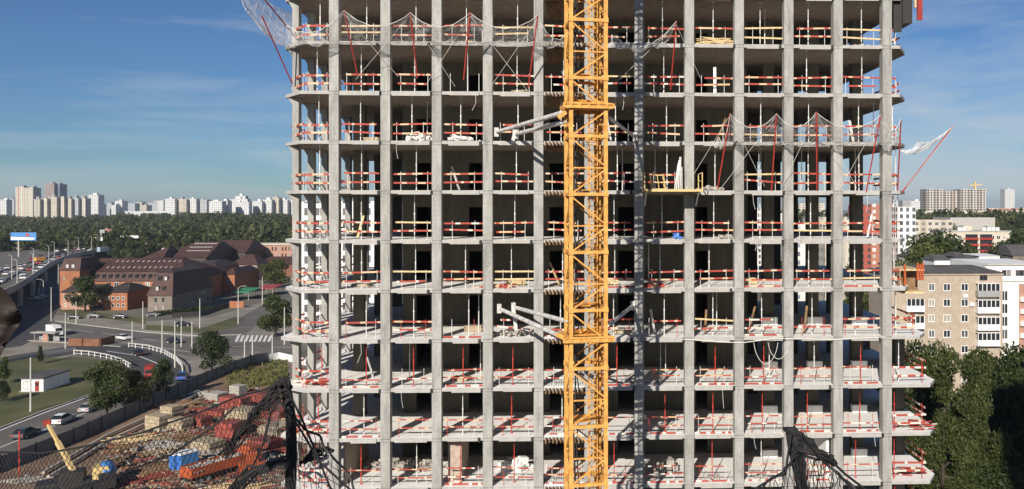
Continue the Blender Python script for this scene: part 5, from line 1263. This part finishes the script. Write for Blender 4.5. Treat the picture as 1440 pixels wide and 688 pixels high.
for r_ in range(3):
    for px in (1333,1341,1350,1388,1396,1404,1412): q = XZ(px, 334+r_*8.6, Y); win(Cr, q.x, Y-.002, q.z, 1.5, 1.5, n=2)
    for px in (1366, 1386.5): 
        q = XZ(px, 333+r_*8.6, Y); o = pbox(Cr, 'balcony', q.x-2.6, q.x+2.6, Y-.9, Y-.003, q.z-1.3, q.z-.35, 'redpanel'); pbox(o, 'recess_pane', q.x-2.5, q.x+2.5, Y-.3, Y-.004, q.z-.349, q.z+1, 'glass')
pbox(Cr, 'roof_cabin', xs(1361,Y), xs(1373,Y), Y+4, Y+9, zt+.41, zt+2.4, 'cream')
for px in (1350,1356,1384,1391,1397,1403): q = xs(px, Y+3); pbox(Cr, 'vent', q-.7, q+.7, Y+3, Y+4.4, zt+.41, zt+1.7, 'white')
nb = block('added_shade_tower', 13.5, 54, -88, -62, 0, 67, WM['grey']); tag(nb, 'grey tower block added unseen behind the viewpoint to shade the lower right trees', 'building')  # unseen block added behind the camera to cast shade on the right-hand trees
# dark shaded ground cover below the right-hand trees
uv_ = leaves(5000, .5, [(rs.uniform(-12,12), rs.uniform(-16,16), rs.uniform(.2,1.2), 2.2) for _ in range(60)], 77)
o = link('undergrowth', quadmesh('undergrowth', uv_*np.array([1,1,.8]), M['leafB'])); p = P(1370, HZ, 96); o.location = (p.x, p.y, 0); tag(o, 'dark undergrowth below the trees at the lower right', 'undergrowth', kind='stuff')
sheet('lawn', [Vector((26,10,0)), Vector((75,10,0)), Vector((90,90,0)), Vector((26,92,0))], .03, M['grass'])
# blue cabin behind the lower right bays
for j, (px, py) in enumerate(((1148,505),(1166,510))):
    q = XZ(px, py, 40); o = pbox(None, 'site_cabin', q.x, q.x+2.0, 40+j*3, 46+j*3, 0, q.z, 'billblue'); tag(o, ('left','right')[j]+' blue site cabin stack glimpsed through the lower right bays', 'cabin')

# ------------------------------------------------------------------ building yard, lower left
def at(px, py, z=.02): return G(px, py, z)
def rot_to(a, c): return math.atan2(c.y-a.y, c.x-a.x)
ry = random.Random(31)
# two blue cabins with white roofs
for j, (px, lab) in enumerate(((241,'blue site cabin with a white roof, left one of the pair in the yard'),(251,'blue site cabin with a white roof, right one nearest the orange skip lorry'))):
    p = at(px, 664); t = thing('site_cabin', lab, 'cabin', p, R(-32)); b = MB(); b.box(-.55,.55,0,2.6,0,2.3); b.build('wall', M['billblue'], t); b = MB(); b.box(-.62,.62,-.08,2.7,2.301,2.45); b.build('roof', M['white'], t); b = MB(); b.box(-.35,.35,-.04,-.002,.1,2.0); b.build('door', M['bluecloth'], t)
# orange tipper lorry
a, c = at(262,684), at(362,654); t = thing('tipper_lorry', 'orange tipper lorry loaded with pale rubble in the building yard', 'lorry', (a+c)/2, rot_to(a, c)); L = (c-a).length; h = L/2
b = MB(); b.box(-h, h*.55, -1.2, 1.2, 1.1, 1.2); b.box(-h, h*.55, -1.25, -1.15, 1.201, 2.4); b.box(-h, h*.55, 1.15, 1.25, 1.201, 2.4); b.box(-h-.1, -h-.002, -1.25, 1.25, 1.1, 2.4); b.box(h*.551, h*.57, -1.25, 1.25, 1.1, 2.7); b.build('skip', M['orange'], t)
b = MB()
for _ in range(70): x, y = ry.uniform(-h+.3,h*.5), ry.uniform(-1,1); d = Vector((ry.uniform(-.4,.4),ry.uniform(-.4,.4),ry.uniform(-.2,.2))); z = 1.7+.5*(1-abs(y))+ry.uniform(0,.2); b.bar(Vector((x,y,z))-d, Vector((x,y,z))+d, .35, .25)
b.build('load', M['rubble'], t)
b = MB(); b.hexa(((h*.62,-1.2,.7),(h,-1.2,.7),(h,1.2,.7),(h*.62,1.2,.7),(h*.62,-1.15,3.1),(h*.93,-1.15,3.1),(h*.93,1.15,3.1),(h*.62,1.15,3.1))); o = b.build('cab', M['orange'], t); b = MB(); b.box(h*.7,h*.9,-1.22,-1.205,1.9,2.7); b.build('window', M['glass'], o)
b = MB(); b.box(-h*.95,h*.95,-.5,.5,.75,1.09); b.build('chassis', M['darksteel'], t)
for x in (-.75,-.55,.35,.8):
    for y in (-1.0,1.0): b = MB(); b.tube([(x*h,y-.18,.52),(x*h,y+.18,.52)], .52, 14); w_ = b.build('wheel', M['tyre'], t); b = MB(); b.tube([(x*h,y-.2,.52),(x*h,y+.2,.52)], .26, 10); b.build('rim', M['grey'], w_)
# mobile crane with a yellow boom, and a blue lorry cab
p = at(104,690); t = thing('mobile_crane', 'mobile crane with a slender yellow boom raised to the left in the yard', 'crane', p, R(20))
inv2 = (Matrix.Translation(p) @ Matrix.Rotation(R(20), 4, 'Z')).inverted(); tip = XZ(67, 596, p.y+3); ft_ = XZ(104, 664, p.y)
b = MB(); b.bar(inv2 @ ft_, inv2 @ ft_.lerp(tip, .62), .5, .5); b.bar(inv2 @ ft_.lerp(tip, .6), inv2 @ tip, .34, .34); bo = b.build('boom', M['yellowpale'], t); b = MB(); q = inv2 @ tip; b.box(q.x-.45,q.x+.35,q.y-.25,q.y+.25,q.z-.2,q.z+.5); b.build('boom_head', M['redpanel'], bo)
b = MB(); b.box(-4,4,-1.2,1.2,.6,1.4); b.box(-1.5,1.2,-1.1,1.1,1.401,2.6); b.build('carrier', M['darksteel'], t); b = MB(); b.box(2.2,4,-1.15,1.15,1.402,2.9); b.build('cab', M['yellowpale'], t)
for x in (-3,-1.8,1.5,2.8):
    for y in (-1.1,1.1): b = MB(); b.tube([(x,y-.2,.55),(x,y+.2,.55)], .55, 12); b.build('wheel', M['tyre'], t)
t = thing('cement_mixer', 'bright blue rounded mixer drum on a dark carrier at the bottom of the yard', 'mixer', at(150,684), R(-60))
b = MB(); b.tube([(-1.6,0,1.7),(-1.2,0,1.8),(-.2,0,2.1),(.9,0,2.3),(1.5,0,2.5)], [.5,.95,1.15,.8,.4], 14); b.build('drum', M['billblue'], t, True)
b = MB(); b.box(-2.2,3.2,-.9,.9,.6,1.0); b.box(1.9,3.2,-.95,.95,1.001,2.3); b.build('carrier', M['darksteel'], t)
for x in (-1.5,-.5,2.5):
    for y in (-.9,.9): b = MB(); b.tube([(x,y-.2,.45),(x,y+.2,.45)], .45, 12); b.build('wheel', M['tyre'], t)
p = at(355,668); t = thing('wheel_loader', 'orange digger cab standing behind the tipper lorry', 'digger', p, R(30)); b = MB(); b.box(-1.6,1.6,-1,1,.6,1.8); b.build('body', M['orange'], t); b = MB(); b.hexa(((-.7,-.8,1.801),(.7,-.8,1.801),(.7,.8,1.801),(-.7,.8,1.801),(-.6,-.7,3.2),(.5,-.7,3.2),(.5,.7,3.2),(-.6,.7,3.2))); b.build('cab', M['orange'], t)
for x in (-1,1):
    for y in (-1,1): b = MB(); b.tube([(x,y-.2,.6),(x,y+.2,.6)], .6, 12); b.build('wheel', M['tyre'], t)
b = MB(); b.bar((1.5,0,1.2),(3.2,0,.6),.3); b.box(3.2,3.7,-1.2,1.2,.1,.9); b.build('bucket_arm', M['darksteel'], t)
# stacks
def stack(px, py, w_, d_, h_, m, label, rz=-25, n=4, cat='stack', name='panel_stack', gap=.06):
    p = at(px, py); t = thing(name, label, cat, p, R(rz)); th = h_/n
    for i in range(n):
        b = MB(); j = ry.uniform(-.12,.12); b.box(-w_/2+j, w_/2+j, -d_/2, d_/2, i*th+gap*.5, (i+1)*th-gap*.5); b.build('panel' if i < 99 else '', m, t)
for px, py, w_, d_, h_, lab in ((222,604,3.2,2.2,2.4,'pale timber panel stack, leftmost in the yard'),(240,592,2.8,2,2.6,'pale timber panel stack behind the leftmost one'),(254,604,3.0,2.2,1.8,'pale timber panel stack left of the red boxes'),(292,632,4,3,1.4,'wide pale panel stack under the net in the middle of the yard'),(345,588,5,4,1.6,'pale board stack beside the red box rows'),(390,610,4,4,1.6,'pale board stack at the foot of the net post'),(305,562,3,2.5,1.4,'grey concrete block stack near the weeds'),(335,556,2.5,2,2.0,'white container frame stack near the weeds')):
    stack(px, py, w_, d_, h_, M['panel'] if 'grey' not in lab and 'white' not in lab else M['rubble'], lab)
M['redbox'] = mat('red_formwork_box', (.16,.035,.025), .8, col2=(.38,.085,.06), scale=.9)
for px, py, w_, d_, h_, lab in ((276,598,4.5,2.5,1.5,'long red formwork box, left one in the yard'),(300,584,6,2.4,1.0,'flat red formwork panel stack behind the long box'),(330,577,5,2.2,2.4,'tall red ribbed formwork crate behind the pale boards'),(325,616,3.5,3,2.6,'red formwork crate stack in the middle of the yard'),(368,566,5.5,2,1.8,'red formwork row at the far end of the yard'),(388,588,4,3,1.5,'dull red stack next to the net post'),(372,632,4,3,1.6,'dull red reinforcing bundle stack below the net post'),(345,642,4,2.4,1.2,'low red stack behind the orange tipper')):
    stack(px, py, w_, d_, h_, M['redbox'], lab, -22, 3)
def yheap(px, py, w_, h_, m, label, n, sz, cat='debris', long=True, name='plank_pile'):
    p = at(px, py); b = MB()
    for _ in range(n):
        x, y = max(-w_*.55, min(w_*.55, ry.gauss(0, w_*.3))), max(-w_*.35, min(w_*.35, ry.gauss(0, w_*.18))); z = max(.05, h_*(1-abs(x)/w_)*(1-abs(y)/w_)*ry.random()); a_ = ry.gauss(.5,.35) if long else ry.uniform(0,3.1); L_ = sz*ry.uniform(.4,1)
        d = Vector((math.cos(a_), math.sin(a_), ry.uniform(-.08,.08)))*L_; b.bar(Vector((x,y,z))-d, Vector((x,y,z))+d, .25 if long else sz*.8, .12 if long else sz*.6)
    o = b.build(name, M[m]); o.location = p; tag(o, label, cat)
yheap(190,620,6,.8,'wood','scattered planks on the brown earth left in the yard',60,2.2); yheap(250,570,6,.9,'oldwood','dark plank pile along the pipes',60,2.4); yheap(285,556,6,.8,'rubble','grey broken pieces below the fence',60,.5,long=False,name='rubble_pile')
yheap(225,630,7,.9,'rubble','pale rubble spread in front of the blue cabins',120,.4,long=False,name='rubble_pile'); yheap(300,650,6,1.0,'rubble','whitish rubble spread behind the orange tipper',100,.4,long=False,name='rubble_pile'); yheap(380,650,5,1.2,'rubble','grey rubble below the net post',90,.4,long=False,name='rubble_pile'); yheap(270,620,6,1,'oldwood','dark brown plank pile in the middle of the yard',80,1.6)
yheap(205,672,7,.5,'wood','planks lying on the earth at the bottom of the yard',80,2.5); yheap(40,676,5,.4,'rubble','white sheets lying beside the fence at the lower left',14,1.6); yheap(330,690,6,.9,'wood','planks lying below the orange tipper',60,2); yheap(355,603,5,1.2,'redbox','red bars and scraps piled in the yard',90,1.2); yheap(395,640,5,1,'redbox','tangled red bars near the tower foot',70,1.2)
for j in range(2):
    b = MB(); b.tube([at(60+j*8,665+j*6,.4), at(150+j*8,612+j*5,.4), at(245+j*6,570+j*5,.4), at(275+j*6,556+j*5,.4)], .22, 8); tag(b.build('pipe', M['cream']), ('long pale pipe lying nearest the site fence','long pale pipe lying parallel, on the yard side')[j], 'pipe')
for q_ in range(16):
    px, py = ry.uniform(180, 400), ry.uniform(560, 686)
    if py < 600-(px-180)*.28+20: py += 40
    kind_ = q_ % 4; yheap(px, min(py, 688), ry.uniform(3,6), ry.uniform(.4,.9), ('rubble','panel','oldwood','redbox')[kind_], 'small heap of ' + ('grey rubble','whitish broken pieces','dark planks','red steel scraps')[kind_] + f' scattered in the yard, {ordn(q_//4)} of its sort', 70, (.35,.3,1.4,1.0)[kind_], long=kind_ > 1, name=('rubble_pile','rubble_pile','plank_pile','scrap_pile')[kind_])
for q_ in range(14):
    px = 195+q_*14.5; py = min(688, 640-(px-180)*.26+ry.uniform(-8,55))
    p = at(px, py); b = MB(); a0 = ry.uniform(.2, 1.0)
    for _ in range(60):
        x, y = ry.uniform(-1.5,1.5), ry.uniform(-1.2,1.2); d = Vector((math.cos(a0+ry.gauss(0,.12)), math.sin(a0+ry.gauss(0,.12)), ry.uniform(-.06,.06)))*ry.uniform(1.2,2.6); z = ry.uniform(.05,.6); b.bar(Vector((x,y,z))-d, Vector((x,y,z))+d, .09, .09)
    o = b.build('rebar_pile', M[('oldwood','redbox','rubble','panel')[q_ % 4]]); o.location = p; tag(o, ('dark brown','rusty red','grey','dusty tan')[q_ % 4]+f' bundle of rods and battens lying in the yard, {ordn(q_)} from the left', 'rods')
lt = MB(); rl = random.Random(77)
for _ in range(5200):
    px, py = rl.uniform(60, 415), rl.uniform(545, 700)
    fy = 664-(px)*.42 if px < 200 else 580-(px-200)*.5
    if py < fy+26 or (py > 640 and px < 150): continue
    p = at(px, py); a_ = rl.uniform(0, 3.14) if rl.random() < .5 else rl.gauss(.55, .2); big = rl.random()
    d = Vector((math.cos(a_), math.sin(a_), rl.uniform(-.15,.15)))*(rl.uniform(.15,.5) if big < .8 else rl.uniform(.6,1.6)); q = p+Vector((0,0,rl.uniform(.04,.3)))
    lt.bar(q-d, q+d, rl.uniform(.08,.4) if big < .8 else .12, rl.uniform(.05,.25), rl.choice((0,1,1,1,1,2,3,3,4,4)))
tag(lt.build('yard_litter', [M['rubble'], M['oldwood'], M['panel'], M['redbox'], M['darksteel']]), 'dense litter of broken timber, rubble and scraps over the building yard', 'litter', kind='stuff')
# person-high red marker pole
b = MB(); p = at(27,672); b.tube([p, p+Vector((0,0,6.2))], .09, 6); tag(b.build('marker_pole', M['redsteel']), 'thin red and grey pole standing at the lower left fence', 'pole')

# ------------------------------------------------------------------ black safety nets in the foreground
def net_cords(name, top, bot, pitch, r, label, diamonds=True, skew=.5):
    # top / bot: lists of points of equal length; cords run along two diagonal families
    def along(pts, s_):
        s_ = max(0, min(1, s_))*(len(pts)-1); i = min(int(s_), len(pts)-2); return pts[i].lerp(pts[i+1], s_-i)
    L = sum((b_-a_).length for a_, b_ in zip(top, top[1:])); H = sum((b_-a_).length for a_, b_ in zip(top, bot))/len(top)
    def pt(u, v):
        p = along(top, u).lerp(along(bot, u), v); p = p.copy(); p.z -= .10*math.sin(math.pi*v)*(1+.4*math.sin(u*9)); p.y += .05*math.sin(u*17+v*5); p.x += .012*math.sin(v*23+u*31); return p
    b = MB(); n = int((L+H*skew*2)/pitch); ns = 16
    for fam in (1, -1):
        if diamonds:
            for i in range(-int(H*skew/pitch)-1, int(L/pitch)+int(H*skew/pitch)+2):
                pts = []
                for k in range(ns+1):
                    v = k/ns; u = (i*pitch+fam*(v-.5)*H*skew)/L
                    if 0 <= u <= 1: pts.append(pt(u, v)+Vector((.004*math.sin(k*2.1+i), 0, .006*math.sin(k*1.7+i*2.3))))
                if len(pts) > 1: b.tube(pts, r, 3, cap=False)
        elif fam == 1:
            for i in range(int(L/pitch)+1): b.tube([pt(i*pitch/L, k/ns) for k in range(ns+1)], r, 3, cap=False)
        else:
            for i in range(int(H/pitch)+1): b.tube([pt(k/40, i*pitch/H) for k in range(41)], r, 3, cap=False)
    root = b.build(name, M['black']); tag(root, label, 'safety net')
    e = MB(); e.tube([pt(k/40, 0) for k in range(41)], r*3.2, 5); e.build('border_rope', M['black'], root); return root
T1 = [P(px, py, 9.6) for px, py in ((-60,632),(0,637),(60,636),(120,628),(200,609),(270,583),(330,560),(372,548),(394,538))]
B1 = [P(px, py, 8.6) for px, py in ((-70,800),(-5,800),(60,800),(125,800),(205,800),(275,800),(335,800),(380,800),(412,800))]
net_cords('black_net', T1, B1, .047, .0036, 'black diamond mesh net hung across the lower left foreground')
T2 = [P(px, py, 9.5) for px, py in ((402,575),(425,598),(450,618),(475,650),(505,695))]; B2 = [P(px, py, 9.0) for px, py in ((410,800),(430,800),(455,800),(480,800),(508,800))]
net_cords('black_net', T2, B2, .085, .0042, 'short black net sagging right of the left foreground post', False)
def blob(pts, n, r0, r1, spread, seed, rope=.012):
    b = MB(); r2 = random.Random(seed)
    for _ in range(n):
        off = [Vector((r2.gauss(0,spread), r2.gauss(0,spread*.7), r2.gauss(0,spread))) for _ in pts]; b.tube([p+o_ for p, o_ in zip(pts, off)], [r2.uniform(r0, r1)*(.7+.6*r2.random()) for _ in pts], 5)
    return b
lp_ = thing('net_post', 'dark bent post wrapped in black cloth at the lower left foreground', 'post', P(404,690,9.6))
o_ = lp_.location
post_pts = [P(px, py, 9.6)-o_ for px, py in ((398,536),(404,556),(409,590),(410,640),(408,700),(407,840))]
b = MB(); b.tube(post_pts, [.045,.058,.056,.06,.062,.064], 10); b.build('post_tube', M['blackcloth'], lp_, True)
b = blob([P(px, py, 9.5)-o_ for px, py in ((362,576),(374,560),(386,545),(395,535),(402,534),(405,545))], 24, .006, .016, .022, 5); b.build('cloth_wrap', M['blackcloth'], lp_, True)
b = blob([P(px, py, 9.45)-o_ for px, py in ((318,640),(340,605),(362,580),(380,562),(392,550))], 20, .003, .009, .038, 6); b.build('cloth_fold', M['blackcloth'], lp_, True)
rp = MB()
for pts in (((392,562),(420,600),(450,650),(505,700)),((404,548),(425,590),(446,640),(470,700)),((404,640),(385,655),(360,668),(330,700)),((330,572),(300,600),(240,640),(160,670),(100,690)),((398,556),(380,580),(372,620),(340,690))):
    rp.tube([P(x, y, 9.4)-o_ for x, y in pts], .013, 5)
rp.build('rope', M['black'], lp_)
b = blob([P(px, py, 9.2)-o_ for px, py in ((405,648),(380,655),(355,662),(325,690))], 14, .005, .014, .025, 8); b.build('cloth_roll', M['blackcloth'], lp_, True)
b = blob([P(px, py, 9.5)-o_ for px, py in ((425,652),(440,640),(455,632),(463,634))], 9, .006, .018, .028, 18); b.build('net_bunch', M['blackcloth'], lp_, True)
rp_ = thing('net_post', 'dark post with gathered black net at the bottom right foreground', 'post', P(1128,690,9.6)); o_ = rp_.location
b = MB(); b.tube([P(px, py, 9.6)-o_ for px, py in ((1111,606),(1114,625),(1120,655),(1128,690),(1140,780))], [.055,.06,.055,.06,.065], 9); b.build('post_tube', M['blackcloth'], rp_, True)
b = MB(); q = P(1112,604,9.6)-o_; b.box(q.x-.075,q.x+.07,q.y-.07,q.y+.07,q.z-.02,q.z+.012); b.build('cap_plate', M['black'], rp_)
b = blob([P(px, py, 9.5)-o_ for px, py in ((1112,608),(1126,612),(1140,625),(1152,640),(1166,645),(1172,652))], 26, .005, .014, .026, 9); b.build('net_bunch', M['blackcloth'], rp_, True)
b = blob([P(px, py, 9.5)-o_ for px, py in ((1116,612),(1122,630),(1126,645),(1130,690))], 20, .004, .012, .035, 11); b.build('cloth_fold', M['blackcloth'], rp_, True)
b = blob([P(px, py, 9.45)-o_ for px, py in ((1122,632),(1140,634),(1158,640),(1170,646))], 8, .008, .022, .02, 12); b.build('cloth_roll', M['blackcloth'], rp_, True)
rp = MB()
for pts in (((1118,640),(1105,662),(1055,692)),((1113,610),(1108,640),(1104,668)),((1166,646),(1190,668),(1232,700)),((1128,612),(1150,640),(1172,650)),((1150,642),(1180,668),(1210,700)),((1118,655),(1130,700))):
    rp.tube([P(x, y, 9.4)-o_ for x, y in pts], .014, 5)
rp.build('rope', M['black'], rp_)
net_cords('black_net', [P(px, py, 9.4) for px, py in ((1122,640),(1140,643),(1160,650),(1185,672),(1215,700))], [P(px, py, 8.9) for px, py in ((1132,800),(1150,800),(1170,800),(1195,800),(1225,800))], .06, .005, 'black mesh net gathered at the right foreground post, right side', True, .35)
net_cords('black_net', [P(px, py, 9.4) for px, py in ((1045,700),(1075,682),(1100,664),(1118,650))], [P(px, py, 8.9) for px, py in ((1040,800),(1080,800),(1105,800),(1130,800))], .075, .0045, 'black mesh net gathered at the right foreground post, left side', True, .35)
# brown tarpaulin corner at the left edge, close to the camera
b = MB(); edge_t = [(-60,392),(-20,398),(2,404),(10,411),(17,421),(25,434),(31,446),(28,456),(22,464),(15,474),(8,486),(0,503),(-20,518),(-60,540)]; NU, NV = 39, 9
for side in (0, 1):
    base = len(b.v)
    for v in range(NV):
        for u in range(NU):
            q = u/(NU-1)*(len(edge_t)-1); i = min(int(q), len(edge_t)-2); f_ = q-i; x = edge_t[i][0]*(1-f_)+edge_t[i+1][0]*f_; y = edge_t[i][1]*(1-f_)+edge_t[i+1][1]*f_
            w_ = v/(NV-1); x = x*(1-w_)+(-70)*w_; y = y*(1-w_)+460*w_
            b.v.append(tuple(P(x, y, 6.0+.05*math.sin(x*.16+y*.05)*(1-w_*.5)+.02*math.sin(y*.21)+side*.012)))
    for v in range(NV-1):
        for u in range(NU-1):
            p_ = base+v*NU+u; b.f.append((p_, p_+1, p_+NU+1, p_+NU)); b.m.append(0)
n_ = NU*NV
for u in range(NU-1): b.f.append((u, u+1, n_+u+1, n_+u)); b.m.append(0)
tag(b.build('tarpaulin', mat('brown_tarp', (.02,.013,.01), .7, var=.4, scale=6), None, True), 'dark brown tarpaulin corner flapping into the left edge of the photo', 'tarpaulin')

# ------------------------------------------------------------------ air
b = MB(); b.box(-7000, 7000, -400, 9000, -1.5, 95); hz = b.build('haze', [])
hm = bpy.data.materials.new('haze'); hm.use_nodes = True; hn = hm.node_tree; hn.nodes.remove(hn.nodes['Principled BSDF'])
pv = N(hn, 'ShaderNodeVolumePrincipled'); pv.inputs['Density'].default_value = .00010; pv.inputs['Color'].default_value = (.80, .88, 1, 1); pv.inputs['Anisotropy'].default_value = .2
hn.links.new(pv.outputs[0], hn.nodes['Material Output'].inputs['Volume']); hz.data.materials.append(hm); tag(hz, 'thin blue haze lying over the far city', 'haze', kind='stuff')
